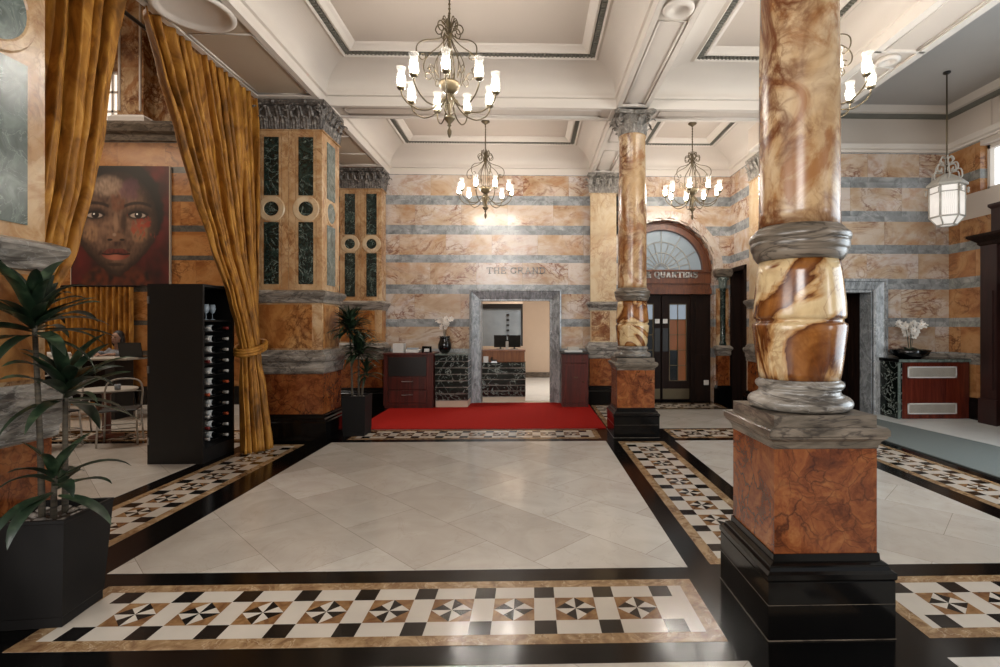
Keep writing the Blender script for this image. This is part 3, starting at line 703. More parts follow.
def pier(x0, x1, y0, y1, label, front=None, side=True, shaft='pier_cream', inl='verde', name='marble_pier', capm='capital_dark', ztop=4.58, faces='FRL'):
    cx, cy = (x0+x1)/2, (y0+y1)/2
    t = thing(name, label, 'pier', (cx, cy, 0))
    a, b, c, d = x0-cx, x1-cx, y0-cy, y1-cy
    R = lambda prof, nm, m: MB().ring(prof, a, b, c, d).build(nm, M[m], t)
    R([(.085,0),(.085,.26),(.07,.275),(.072,.30),(.05,.315),(.045,.345),(.03,.352),(.028,.366)], 'plinth', 'black')
    R([(.02,.366),(.02,.903)], 'lower_panel', 'orange')
    R([(.022,.903),(.04,.915),(.045,.97),(.055,.99),(.055,1.06),(.075,1.08),(.085,1.12),(.08,1.15),(.05,1.165),(.045,1.19),(.02,1.225)], 'dado_moulding', 'grey')
    R([(.0,1.225),(.0,1.856)], 'upper_panel', shaft)
    p = MB(); e = 0.012
    if b-a > 0.5: p.box(a+0.02, b-0.13, c-e, c, 1.25, 1.835)
    else: p.box(a+0.03, b-0.03, c-e, c, 1.25, 1.835)
    p.box(b, b+e, c+0.05, d-0.05, 1.25, 1.835)
    p.build('onyx_inset', M['panel_honey' if shaft == 'pier_cream' else 'siena'], t)
    R([(.005,1.856),(.03,1.862),(.035,1.90),(.05,1.93),(.07,1.955),(.08,1.985),(.075,2.01),(.02,2.03)], 'string_moulding', 'grey')
    R([(0,2.03),(0,4.16),(.02,4.165),(.02,4.18),(0,4.185)], 'shaft', shaft)
    def inlay(cxx, axis, hw, zc=3.12, z0=2.11, z1=4.08, m=inl, ring='pale_cream', ratio=1.85):
        o = MB(); r = MB(); pl = c if axis == 'F' else b; s = -1 if axis == 'F' else 1; n = 28
        def pt(u, z, dd): return (cxx+u, pl+s*dd, z) if axis == 'F' else (pl+s*dd, cxx+u, z)
        ro = hw*ratio; ri = hw*0.98; gap = sqrt(max(ro*ro-hw*hw, 0))+0.0
        for (p0, p1, up) in ((z0, zc-ro, True), (zc+ro, z1, False)):
            q = [pt(-hw,p0,.008),pt(hw,p0,.008),pt(hw,p1,.008),pt(-hw,p1,.008)]
            q2 = [pt(-hw,p0,-.01),pt(hw,p0,-.01),pt(hw,p1,-.01),pt(-hw,p1,-.01)]
            o.add(q+q2, [(0,1,2,3),(0,4,5,1),(1,5,6,2),(2,6,7,3),(3,7,4,0)])
        for k in range(n):
            a0 = 2*pi*k/n; a1 = 2*pi*(k+1)/n
            o.add([pt(0,zc,.008), pt(ri*cos(a0),zc+ri*sin(a0),.008), pt(ri*cos(a1),zc+ri*sin(a1),.008)], [(0,1,2)])
            v = [pt(rr*cos(aa), zc+rr*sin(aa), dd) for rr, dd in ((ri,.006),(ri+.01,.014),(ro-.012,.014),(ro,.0)) for aa in (a0,a1)]
            r.add(v, [(0,1,3,2),(2,3,5,4),(4,5,7,6)])
        o.build('marble_inlay', M[m], t); r.build('inlay_ring', M[ring], t)
    if front:
        for u in front: inlay(u-cx, 'F', 0.097)
        j = MB(); j.box(-0.004+(front[0]+front[1])/2-cx, 0.004+(front[0]+front[1])/2-cx, c-0.002, c+0.01, 2.04, 4.16)
        for u in front:
            for s in (-0.135, 0.135): j.box(u-cx+s-0.003, u-cx+s+0.003, c-0.003, c+0.01, 2.06, 4.12)
        j.build('joint_line', M['tan'], t)
    if side: inlay(0, 'R', 0.205 if y0 < 4 else 0.14, 3.26 if y0 < 4 else 3.12, m='verde_pale_lit', ring='pier_cream', ratio=1.3)
    # capital: block with acanthus leaves, volutes and abacus
    R([(-.01,4.185),(-.01,4.50),(.03,4.51),(.04,4.53),(.05,4.535),(.05,4.574)], 'capital', capm)
    lv = MB()
    for (axis, u0, u1, fix, nrm) in (('X', a, b, c, (0,-1)), ('Y', c, d, b, (1,0)), ('Y', c, d, a, (-1,0))):
        L = u1-u0; n = max(2, round(L/0.14))
        for k in range(n):
            u = u0+(k+0.5)*L/n; q = (u, fix, 4.19) if axis == 'X' else (fix, u, 4.19)
            leaf_strip(lv, q, nrm, 0.15, L/n*0.8, 0.085)
        for k in range(n+1):
            u = u0+k*L/n; q = (u, fix, 4.20) if axis == 'X' else (fix, u, 4.20)
            leaf_strip(lv, q, nrm, 0.27, L/n*0.62, 0.11)
    lv.build('acanthus_leaves', M[capm], t)
    nm = 2 if (b-a) > 0.5 else 1
    for k in range(nm):
        for s in (0, 1):
            u = a+(b-a)*(k+s)/nm+(0.05 if s == 0 else -0.05)
            vb = MB(); volute(vb, (u, c-0.045, 4.46), (1 if s else -1, 0), 0.05, 0.016); vb.build('volute', M[capm], t)
        u = a+(b-a)*(k+0.5)/nm
        vb = MB(); vb.lathe([(0,-0.02),(0.03,0),(0.03,0.02),(0,0.03)], (u, c-0.06, 4.54), 10, axis='Y'); vb.build('rosette', M[capm], t)
    for s in (0, 1):
        vb = MB(); volute(vb, (b+0.045, (c+0.06 if s == 0 else d-0.06), 4.46), (0, 1 if s else -1), 0.05, 0.016)
        vb.build('volute', M[capm], t)
    return t
pier(-3.66, -2.81, 6.97, 7.59, 'wide inlaid marble pier beside the tied-back gold curtain, with two dark green strips', (-3.478, -3.021))
pier(-3.66, -2.81, 2.41, 3.04, 'nearest marble pier, cut by the left edge of the picture behind the tall potted plant', (-3.478, -3.021))
pier(-3.66, -2.87, 9.93, WY-0.09, 'inlaid marble pier against the back wall behind the far potted plant', (-3.47, -3.06), side=False)
pier(1.175, 1.69, 10.14, WY-0.09, 'plain cream pilaster on the back wall between red carpet and arched doorway', None, False, 'pale_cream', name='marble_pilaster', capm='capital')
pier(3.99, 4.42, 8.83, 9.30, 'marble pilaster at the corner right of the dark side doorway', None, False, 'pale_cream', name='marble_pilaster', capm='capital')

# ================================================================ ARCHED WOODEN DOORWAY
t = thing('arched_doorway', 'brown wooden arched entrance with fanlight and glazed double doors', 'doorway', (ACX, WY+0.24, 0))
fw = MB()
for (r0, r1, yy) in ((0.97,1.02,-0.10),(0.90,0.97,-0.06),(0.84,0.90,-0.09)):
    pa = arc(0, ACZ, r1, 0, 180, 40); pb = arc(0, ACZ, r0, 0, 180, 40)
    for k in range(40):
        a0, a1, b0, b1 = pa[k], pa[k+1], pb[k], pb[k+1]
        fw.add([(a0[0],yy,a0[1]),(a1[0],yy,a1[1]),(b1[0],yy,b1[1]),(b0[0],yy,b0[1]),(a0[0],0.05,a0[1]),(a1[0],0.05,a1[1]),(b1[0],0.05,b1[1]),(b0[0],0.05,b0[1])],
               [(0,1,2,3),(3,2,6,7),(0,4,5,1),(4,7,6,5)])
fw.build('arch_frame', M['oak_brown'], t)
fg = MB(); n = 40; pa = arc(0, ACZ, 0.845, 0, 180, n)
for k in range(n): fg.add([(0,0.02,ACZ),(pa[k][0],0.02,pa[k][1]),(pa[k+1][0],0.02,pa[k+1][1]),(0,0.03,ACZ),(pa[k][0],0.03,pa[k][1]),(pa[k+1][0],0.03,pa[k+1][1])], [(0,1,2),(5,4,3)])
fo = fg.build('fanlight', M['fan_glass'], t)
gb = MB()
for rr in (0.16, 0.38, 0.60): gb.tube([(x,-0.0,z) for x, z in arc(0, ACZ, rr, 0, 180, 30)], 0.010, 6)
for k in range(1, 12):
    a = radians(k*15); r1 = 0.84 if k%2 == 0 else 0.60
    gb.tube([(0.10*cos(a),0,ACZ+0.10*sin(a)),(r1*cos(a),0,ACZ+r1*sin(a))], 0.008, 6)
gb.build('glazing_bars', M['white_metal'], fo)
tb = MB(); tb.box(-1.02,1.02,-0.06,0.05,2.42,2.70); tb.box(-1.02,1.02,-0.10,0.05,2.66,2.70); tb.box(-1.02,1.02,-0.10,0.05,2.20,2.30); tb.box(-1.02,1.02,-0.075,0.05,2.30,2.34); tb.box(-1.02,1.02,-0.02,0.05,2.34,2.42)
tb.build('transom', M['oak_brown'], t)
sf = MB()
for s in (-1, 1):
    sf.box(min(s*0.62,s*1.02), max(s*0.62,s*1.02), -0.02, 0.05, 0, 2.2)
    for z0, z1 in ((0.12,0.95),(1.05,2.05)): sf.box(min(s*0.70,s*0.96), max(s*0.70,s*0.96), -0.035, -0.02, z0, z1)
    sf.box(s*0.62-0.025, s*0.62+0.025, -0.05, 0.05, 0, 2.2)
sf.build('side_panel', M['dark_wood'], t)
for s in (-1, 1):
    lf = MB(); xa, xb = (0.012, 0.595) if s > 0 else (-0.595, -0.012)
    gx0, gx1 = (0.17, 0.52) if s > 0 else (-0.52, -0.17)
    lf.box(xa, gx0, 0.0, 0.045, 0.02, 2.18); lf.box(gx1, xb, 0.0, 0.045, 0.02, 2.18); lf.box(gx0, gx1, 0, 0.045, 0.02, 0.42); lf.box(gx0, gx1, 0, 0.045, 2.0, 2.18)
    dl = lf.build('door_leaf', M['dark_wood'], t)
    for r in range(5):
        for q in range(2):
            z0 = 0.42+r*0.316; x0 = gx0+q*(gx1-gx0)/2
            MB().box(x0, x0+(gx1-gx0)/2, 0.018, 0.024, z0, z0+0.316).build('glass_pane', M['pane_blue'] if r == 4 else (M['glass_dark'] if (r < 2 and q == 0) or s < 0 else M['pane_amber']), dl)
    gb = MB()
    for r in range(6): gb.box(gx0-0.01, gx1+0.01, -0.006, 0.016, 0.415+r*0.316-0.008, 0.415+r*0.316+0.008)
    for q in range(3): gb.box(gx0+q*(gx1-gx0)/2-0.007, gx0+q*(gx1-gx0)/2+0.007, -0.006, 0.016, 0.42, 2.0)
    gb.build('glazing_bars', M['brass'], dl)
    MB().box(min(s*0.03,s*0.58), max(s*0.03,s*0.58), -0.006, 0.0, 0.04, 0.25).build('kick_plate', M['brass'], dl)
    MB().box(min(s*0.03,s*0.14), max(s*0.03,s*0.14), -0.006, 0.0, 1.02, 1.50).build('push_plate', M['slate'], dl)
    MB().box(min(s*0.035,s*0.13), max(s*0.035,s*0.13), -0.006, 0.0, 1.60, 1.69).build('door_sign', M['paper'], dl)
# marble archivolt and colonnette
aw = MB()
for (r0, r1, y0_) in ((1.0,1.04,0.0),(1.04,1.12,-0.045),(1.12,1.19,-0.025)):
    pa = arc(ACX, ACZ, r1, 0, 180, 44); pb = arc(ACX, ACZ, r0, 0, 180, 44)
    for k in range(44):
        a0, a1, b0, b1 = pa[k], pa[k+1], pb[k], pb[k+1]; yb = WY+0.02; yf = WY+y0_-0.01
        aw.add([(a0[0],yf,a0[1]),(a1[0],yf,a1[1]),(b1[0],yf,b1[1]),(b0[0],yf,b0[1]),(a0[0],yb,a0[1]),(a1[0],yb,a1[1]),(b1[0],yb,b1[1]),(b0[0],yb,b0[1])],
               [(0,1,2,3),(3,2,6,7),(0,4,5,1)])
for k in range(1, 12):   # voussoir bosses under the arch
    a = radians(k*15); c = (ACX+1.03*cos(a), ACZ+1.03*sin(a))
    aw.add([(c[0]+dx, WY+yy, c[1]+dz) for yy in (-0.05, 0.18) for dx, dz in ((-0.05*sin(a)-0.03*cos(a), 0.05*cos(a)-0.03*sin(a)), (0.05*sin(a)-0.03*cos(a), -0.05*cos(a)-0.03*sin(a)), (0.05*sin(a)+0.02*cos(a), -0.05*cos(a)+0.02*sin(a)), (-0.05*sin(a)+0.02*cos(a), 0.05*cos(a)+0.02*sin(a)))],
           [(0,1,2,3),(7,6,5,4),(0,4,5,1),(1,5,6,2),(2,6,7,3),(3,7,4,0)])
structure('trim_8', aw, M['archivolt'])
for sx, lab in ((1, 'dark green marble colonnette right of the wooden arched doorway'),):
    cx = ACX+sx*(ACR+0.13); t = thing('colonnette', lab, 'column', (cx, WY-0.09, 0))
    hw = 0.12
    MB().ring([(.03,0),(.03,.30),(.01,.36)], -hw, hw, -0.08, 0.03).build('plinth', M['black'], t)
    MB().box(-hw, hw, -0.08, 0.03, .36, .95).build('lower_panel', M['orange'], t)
    MB().ring([(0,.95),(.02,.97),(.02,1.05),(.05,1.08),(.05,1.12),(0,1.16)], -hw, hw, -0.08, 0.03).build('dado_moulding', M['grey'], t)
    MB().ring([(0,1.16),(0,2.30)], -hw, hw, -0.02, 0.03).build('backing', M['siena'], t)
    MB().lathe([(.07,1.16),(.07,1.2),(.055,1.24),(.055,2.25),(.07,2.27),(.06,2.30)], (0,-0.02,0), 24).build('shaft', M['verde'], t)
    lb = MB(); lb.lathe([(.055,2.30),(.06,2.40),(.10,2.52)], (0,-0.02,0), 20)
    for k in range(8):
        a = 2*pi*k/8; leaf_strip(lb, (0.06*cos(a),-0.02+0.06*sin(a),2.30), (cos(a),sin(a)), 0.2, 0.06, 0.06)
    lb.build('capital', M['verde_pale_lit'], t)
    MB().ring([(0,2.52),(.03,2.54),(.05,2.60),(.05,2.66),(.03,2.69)], -hw, hw, -0.08, 0.03).build('impost', M['grey_warm'], t)

# ================================================================ LETTERING
GL = {'T': [[(0,1),(.8,1)],[(.4,0),(.4,1)],[(.22,0),(.58,0)],[(0,.82),(0,1)],[(.8,.82),(.8,1)]],
 'H': [[(.12,0),(.12,1)],[(.68,0),(.68,1)],[(.12,.5),(.68,.5)],[(0,0),(.25,0)],[(.55,0),(.8,0)],[(0,1),(.25,1)],[(.55,1),(.8,1)]],
 'E': [[(.12,0),(.12,1)],[(0,1),(.65,1)],[(0,0),(.68,0)],[(.12,.52),(.5,.52)],[(.65,.82),(.65,1)],[(.68,0),(.68,.2)],[(.5,.42),(.5,.62)]],
 'G': [[(.75,.75),(.7,.9),(.45,1),(.2,.9),(.04,.65),(.04,.35),(.2,.1),(.45,0),(.68,.08),(.72,.2),(.72,.42)],[(.52,.42),(.82,.42)],[(.75,.75),(.75,1)]],
 'R': [[(.12,0),(.12,1)],[(0,1),(.45,1),(.62,.9),(.64,.75),(.58,.6),(.42,.5),(.12,.5)],[(.4,.5),(.72,0)],[(0,0),(.25,0)],[(.62,0),(.82,0)]],
 'A': [[(.12,0),(.42,1)],[(.42,1),(.74,0)],[(.22,.35),(.62,.35)],[(0,0),(.24,0)],[(.6,0),(.86,0)]],
 'N': [[(.12,0),(.12,1)],[(.12,1),(.7,0)],[(.7,0),(.7,1)],[(0,0),(.24,0)],[(0,1),(.16,1)],[(.58,1),(.82,1)]],
 'D': [[(.12,0),(.12,1)],[(0,1),(.4,1),(.66,.85),(.76,.6),(.76,.4),(.66,.15),(.4,0),(0,0)]],
 'Q': [[(.42,1),(.18,.9),(.04,.65),(.04,.35),(.18,.1),(.42,0),(.66,.1),(.8,.35),(.8,.65),(.66,.9),(.42,1)],[(.45,.15),(.62,-.08),(.88,-.15)]],
 'U': [[(.12,1),(.12,.3),(.22,.08),(.42,0),(.6,.08),(.7,.3),(.7,1)],[(0,1),(.25,1)],[(.58,1),(.82,1)]],
 'S': [[(.58,.8),(.5,.95),(.3,1),(.1,.9),(.06,.72),(.2,.56),(.45,.45),(.6,.28),(.54,.08),(.32,0),(.1,.06),(.04,.22)],[(.6,.78),(.6,1)],[(.03,0),(.03,.24)]],
 '&': [[(.8,0),(.2,.72),(.2,.9),(.34,1),(.5,.9),(.48,.72),(.1,.4),(.06,.2),(.2,.02),(.45,.02),(.68,.25),(.72,.5)],[(.58,.5),(.86,.5)]]}
def lettering(name, text, x0, x1, z, h, yf, dep, wd, m, label):
    adv = [0.5 if c == ' ' else max(p[0] for s_ in GL[c] for p in s_)+0.22 for c in text]
    tot = sum(adv)-0.22; sc = (x1-x0)/(tot*h); t = thing(name, label, 'lettering', (x0, yf, z)); x = 0
    for c, a in zip(text, adv):
        if c != ' ':
            mb = MB()
            for st in GL[c]:
                vert = len(st) > 2 or abs(st[0][0]-st[1][0]) < abs(st[0][1]-st[1][1])
                ww = wd*(1.0 if vert else 0.6)
                for p, q in zip(st, st[1:]):
                    P0 = Vector(((x+p[0])*h*sc, p[1]*h)); P1 = Vector(((x+q[0])*h*sc, q[1]*h)); dv = (P1-P0)
                    if dv.length < 1e-6: continue
                    dv.normalize(); nn = Vector((-dv.y, dv.x))*ww/2; e = dv*ww*0.3
                    mb.prism([tuple(P0-e+nn), tuple(P0-e-nn), tuple(P1+e-nn), tuple(P1+e+nn)], -dep, 0, plane='XZ')
            mb.build('letter', m, t)
        x += a
    return t
lettering('wall_lettering', 'THE GRAND', -0.885, 0.275, 2.60, 0.115, WY-0.001, 0.008, 0.020, M['grey'], 'small raised letters THE GRAND on the marble above the office doorway')
lettering('sign_lettering', '& QUARTERS', 2.36, 3.41, 2.545, 0.12, WY+0.178, 0.02, 0.028, M['paper'], 'pale raised letters on the wooden transom under the fanlight')
# ================================================================ LIGHTS THAT HANG
def chandelier(loc, rz, label, grp='brass chandeliers of the lobby'):
    t = thing('chandelier', label, 'chandelier', loc, rz)
    MB().lathe([(0.07,0.0),(0.075,-0.015),(0.05,-0.035),(0.02,-0.05),(0.012,-0.07)], n=24).build('canopy', M['brass'], t)
    rod = MB(); rod.tube([(0,0,-0.04),(0,0,-1.2)], 0.008, 8)
    for k in range(9): rod.lathe([(0.008,-0.012),(0.014,0),(0.008,0.012)], (0,0,-0.1-0.045*k), 8)
    rod.build('rod', M['brass'], t)
    cr = MB()
    for k in range(8):
        a = 2*pi*k/8; ca, sa = cos(a), sin(a)
        pts = [(r*ca, r*sa, z) for r, z in ((0.012,-0.58),(0.03,-0.50),(0.07,-0.43),(0.115,-0.43),(0.135,-0.48),(0.11,-0.53),(0.075,-0.52),(0.07,-0.49))]
        cr.tube(spline(pts, 4), 0.0065, 6)
        pts = [(r*ca, r*sa, z) for r, z in ((0.02,-0.46),(0.035,-0.39),(0.06,-0.36),(0.075,-0.39),(0.055,-0.42))]
        cr.tube(spline(pts, 4), 0.005, 6)
    cr.lathe([(0.0,-0.64),(0.02,-0.62),(0.025,-0.58),(0.045,-0.55),(0.03,-0.52),(0.012,-0.47)], n=16)
    cr.build('crown_scrolls', M['brass'], t)
    for k in range(6):
        a = 2*pi*(k+0.5)/6; ca, sa = cos(a), sin(a)
        pts = [(r*ca, r*sa, z) for r, z in ((0.03,-0.55),(0.12,-0.63),(0.25,-0.69),(0.32,-0.77),(0.325,-0.87),(0.28,-0.93),(0.24,-0.90),(0.25,-0.86),(0.28,-0.87))]
        MB().tube(spline(pts, 4), 0.0065, 6).build('cage_scroll', M['brass'], t)
    ic = MB()
    for k in range(8):
        a = 2*pi*k/8; ca, sa = cos(a), sin(a)
        pts = [(r*ca, r*sa, z) for r, z in ((0.02,-0.60),(0.07,-0.72),(0.13,-0.85),(0.145,-0.98),(0.125,-1.12))]
        ic.tube(spline(pts, 4), 0.0045, 5)
        pts = [(r*ca, r*sa, z) for r, z in ((0.14,-1.1),(0.18,-1.02),(0.22,-1.0),(0.235,-1.05),(0.2,-1.09),(0.17,-1.06))]
        ic.tube(spline(pts, 3), 0.005, 5)
    ic.build('inner_cage', M['brass'], t)
    MB().lathe([(0.0,-1.25),(0.03,-1.248),(0.075,-1.22),(0.10,-1.17),(0.108,-1.14),(0.10,-1.125),(0.09,-1.14),(0.02,-1.16)], n=32).build('bowl', M['brass'], t)
    MB().lathe([(0.0,-1.68),(0.008,-1.675),(0.02,-1.64),(0.022,-1.61),(0.01,-1.585),(0.008,-1.57),(0.022,-1.56),(0.012,-1.545),(0.05,-1.50),(0.056,-1.485),(0.03,-1.47),(0.018,-1.44),(0.03,-1.37),(0.045,-1.32),(0.02,-1.30),(0.03,-1.285),(0.03,-1.26)], n=20).build('finial', M['brass'], t)
    fs = MB()
    for k in range(5):
        a = 2*pi*k/5; ca, sa = cos(a), sin(a)
        fs.tube(spline([(r*ca, r*sa, z) for r, z in ((0.02,-1.46),(0.05,-1.42),(0.045,-1.36),(0.07,-1.31),(0.085,-1.34))], 4), 0.006, 6)
    fs.build('finial_scrolls', M['brass'], t)
    for k in range(9):
        a = radians(-90-35+k*40); ca, sa = cos(a), sin(a)
        pts = [(r*ca, r*sa, z) for r, z in ((0.03,-1.25),(0.08,-1.32),(0.18,-1.385),(0.30,-1.375),(0.40,-1.32),(0.45,-1.25),(0.455,-1.19))]
        am = MB().tube(spline(pts, 5), 0.0075, 6).build('arm', M['brass'], t)
        MB().lathe([(0.0,-1.21),(0.03,-1.205),(0.042,-1.185),(0.03,-1.178),(0.0,-1.176)], (0.455*ca,0.455*sa,0), 14).build('cup', M['brass'], am)
        MB().lathe([(0.028,-1.175),(0.042,-1.15),(0.045,-1.11),(0.039,-1.05),(0.033,-1.01),(0.037,-0.975),(0.047,-0.945),(0.044,-0.945),(0.030,-1.01),(0.036,-1.06),(0.042,-1.12),(0.026,-1.17)], (0.455*ca,0.455*sa,0), 20).build('glass_shade', M['shade'], am)
        MB().lathe([(0.0,-1.165),(0.012,-1.16),(0.018,-1.12),(0.019,-1.07),(0.014,-1.035),(0.0,-1.02)], (0.455*ca,0.455*sa,0), 12).build('bulb', M['bulb'], am)
    # settle the crown lower and the glasses a little smaller
    def walk(o):
        yield o
        for q in o.children: yield from walk(q)
    for o in walk(t):
        if o.type != 'MESH' or o.name.split('.')[0] in ('canopy', 'rod'): continue
        for v in o.data.vertices:
            z = v.co.z
            if z > -1.2: v.co.z = z-0.15*min(1, (z+1.2)/0.75)
            if o.name.split('.')[0] in ('arm', 'cup', 'glass_shade', 'bulb'): v.co.z -= 0.06*min(1, sqrt(v.co.x**2+v.co.y**2)/0.3)
    return t
ch = chandelier((-0.80, 5.05, 5.07), 0, 'nearest brass chandelier with lit frosted tulip glasses, large near the top centre')
for loc, rz, lab in (((-0.785, 8.85, 5.07), 0.35, 'small distant brass chandelier hanging in front of the back wall above the office doorway'),
                     ((2.80, 8.85, 5.07), 0.9, 'distant brass chandelier hanging in front of the wooden arched doorway'),
                     ((2.80, 4.95, 5.07), 0.45, 'brass chandelier half hidden behind the nearest column')):
    c = copy_tree(ch); c.location = loc; c.rotation_euler = (0, 0, rz); c['label'] = lab

# lantern of the entrance bay
lx, ly = 6.24, 7.55
t = thing('hanging_lantern', 'white hexagonal lantern with lit ribbed glass hanging on a long rod at right', 'lantern', (lx, ly, 5.36))
MB().lathe([(0.05,0.0),(0.05,-0.02),(0.02,-0.04)], n=16).build('canopy', M['slate'], t)
MB().tube([(0,0,-0.02),(0,0,-1.55)], 0.011, 8).build('rod', M['brass'], t)
sc_ = MB()
for k in range(6):
    a = 2*pi*k/6; ca, sa = cos(a), sin(a)
    for pts in (((0.02,-1.05),(0.06,-1.02),(0.09,-1.08),(0.05,-1.12)), ((0.03,-1.15),(0.12,-1.13),(0.14,-1.22),(0.08,-1.24),(0.08,-1.19)), ((0.06,-1.26),(0.17,-1.24),(0.19,-1.36),(0.14,-1.37))):
        sc_.tube(spline([(r*ca, r*sa, z) for r, z in pts], 4), 0.010, 6)
sc_.build('scrollwork', M['white_metal'], t, (0,0,-0.25))
hexa = lambda r, z: [(r*cos(pi/6+k*pi/3), r*sin(pi/6+k*pi/3), z) for k in range(6)]
rf = MB(); lv = [hexa(0.05,-1.28), hexa(0.15,-1.34), hexa(0.26,-1.44), hexa(0.26,-1.47), hexa(0.22,-1.47)]
for A, B in zip(lv, lv[1:]):
    for k in range(6): rf.add([A[k],A[(k+1)%6],B[(k+1)%6],B[k]], [(0,1,2,3)])
rf.add(lv[0], [(0,1,2,3,4,5)]); rf.build('roof', M['white_metal'], t, (0,0,-0.25))
gm = MB(); L1, L2, L3 = hexa(0.215,-1.47), hexa(0.215,-1.93), hexa(0.12,-2.05)
for k in range(6):
    k2 = (k+1)%6; gm.add([L1[k],L1[k2],L2[k2],L2[k]], [(0,1,2,3)]); gm.add([L2[k],L2[k2],L3[k2],L3[k]], [(0,1,2,3)])
    for j in range(1, 9):
        p = Vector(L1[k]).lerp(Vector(L1[k2]), j/9)*1.0; gm.tube([(p.x*1.005,p.y*1.005,-1.58),(p.x*1.005,p.y*1.005,-1.92)], 0.006, 4)
gm.add(L3, [(0,1,2,3,4,5)]); gm.build('ribbed_glass', M['lantern_glass'], t, (0,0,-0.25))
fm = MB()
for k in range(6):
    k2 = (k+1)%6
    for L in (L1, L2, L3): fm.tube([L[k], L[k2]], 0.013, 6)
    p, q = Vector(L1[k]), Vector(L1[k2]); p.z = q.z = -1.57; fm.tube([p, q], 0.009, 6)
    fm.tube([L1[k], L2[k]], 0.014, 6); fm.tube([L2[k], L3[k]], 0.012, 6)
    fm.lathe([(0.0,-0.04),(0.018,-0.01),(0.012,0.02),(0.02,0.04),(0,0.06)], (L1[k][0]*1.18, L1[k][1]*1.18, -1.56), 8)
fm.build('frame', M['white_metal'], t, (0,0,-0.25))

# ================================================================ CURTAINS
def interp(tab, z):
    tab = sorted(tab)
    if z <= tab[0][0]: return tab[0][1:]
    for a, b in zip(tab, tab[1:]):
        if z <= b[0]:
            f = (z-a[0])/(b[0]-a[0]); f2 = f*f*(3-2*f)*0.4+f*0.6
            return tuple(p+(q-p)*f2 for p, q in zip(a[1:], b[1:]))
    return tab[-1][1:]
def drape(tab, X0, label, seed, npl, tie_z, tie, flip=1):
    # tab: (z, y_near, y_far, bulge, depth amplitude)
    t = thing('velvet_curtain', label, 'curtain', (X0, (tab[0][1]+tab[0][2])/2, 0)); ox, oy = X0, (tab[0][1]+tab[0][2])/2
    rnd = random.Random(seed); ph = [rnd.uniform(0, 6.28) for _ in range(6)]
    ztop = max(a[0] for a in tab); zb = min(a[0] for a in tab)
    def fn(u, v):
        z = zb+(ztop-zb)*v; y0, y1, bul, amp = interp(tab, z)
        uu = u+0.022*sin(2*pi*u*3.1+ph[0])+0.02*sin(2*pi*u*5.3+ph[1])+0.010*sin(z*1.6+u*9)
        w1 = sin(2*pi*npl*uu+ph[2]+0.35*sin(z*1.1+ph[3])); w2 = sin(2*pi*npl*2.3*uu+ph[4]+0.5*sin(z*0.8))
        fold = abs(sin(pi*npl*uu+ph[2]/2+0.2*sin(z*1.1+ph[3])))**0.8
        x = X0+bul*(0.6+0.6*sin(pi*u))+amp*(fold-0.4)+amp*0.28*w2
        y = y0+(y1-y0)*u+amp*0.3*cos(2*pi*npl*uu+ph[2])
        return (x-ox, y-oy, z)
    c = MB().grid(fn, 260, 90).build('cloth', M['velvet'], t)
    sm = c.modifiers.new('thickness', 'SOLIDIFY'); sm.thickness = 0.012; sm.offset = 0
    if tie:
        cy, cx, ry, rx, z0, dz = tie; tb = MB()
        for q, rr in ((-0.032, 0.022), (0.0, 0.026), (0.032, 0.022)):
            tb.tube([(cx+rx*cos(a)-ox, cy+ry*sin(a)-oy, z0+q+dz*sin(a)) for a in [2*pi*k/36 for k in range(36)]], rr, 8, 0, True, True)
        tb.build('tieback', M['velvet'], t)
    return t
drape([(4.57,4.95,6.92,0.0,0.10),(4.09,5.16,6.92,0.0,0.12),(3.57,5.42,6.92,0.0,0.13),(3.0,5.66,6.92,0.01,0.13),(2.52,5.92,6.90,0.03,0.10),(1.86,6.22,6.83,0.10,0.09),(1.5,6.36,6.80,0.13,0.09),(1.25,6.44,6.80,0.15,0.08),(1.1,6.42,6.80,0.16,0.08),(0.8,6.34,6.80,0.20,0.12),(0.012,6.26,6.80,0.28,0.14)],
      -3.70, 'right-hand gold velvet curtain tied back against the inlaid pier', 3, 12, 1.25, (6.62, -3.56, 0.23, 0.15, 1.27, 0.06))
drape([(4.57,3.16,4.74,0.0,0.12),(3.96,3.16,4.64,0.0,0.14),(3.27,3.16,4.52,0.0,0.14),(2.71,3.16,4.38,0.02,0.14),(2.18,3.16,4.20,0.05,0.13),(1.6,3.16,3.9,0.08,0.09),(1.25,3.16,3.6,0.08,0.06),(0.8,3.16,3.7,0.06,0.08),(0.012,3.16,3.8,0.05,0.09)],
      -3.70, 'left-hand gold velvet curtain sweeping down behind the nearest pier', 11, 9, 1.25, (3.38, -3.63, 0.25, 0.15, 1.25, 0.05))
rail = MB().tube([(-3.9,3.1,4.56),(-3.9,6.9,4.56)], 0.02, 8); tag(rail.build('curtain_rail', M['slate']), 'dark curtain rail under the left beam', 'rail')

# curtains hung on the restaurant wall
t = thing('velvet_curtain', 'brown-gold curtain hanging on the restaurant wall under the painting', 'curtain', (-8.6, WY-0.12, 0))
MB().grid(lambda u, v: (-0.9+1.75*u, 0.05*sin(u*2*pi*16+0.5*sin(u*20)), 0.02+2.28*v), 200, 10).build('cloth', M['velvet'], t)
MB().tube([(-0.95,0,2.32),(0.9,0,2.32)], 0.02, 8).build('rail', M['dark_wood'], t)

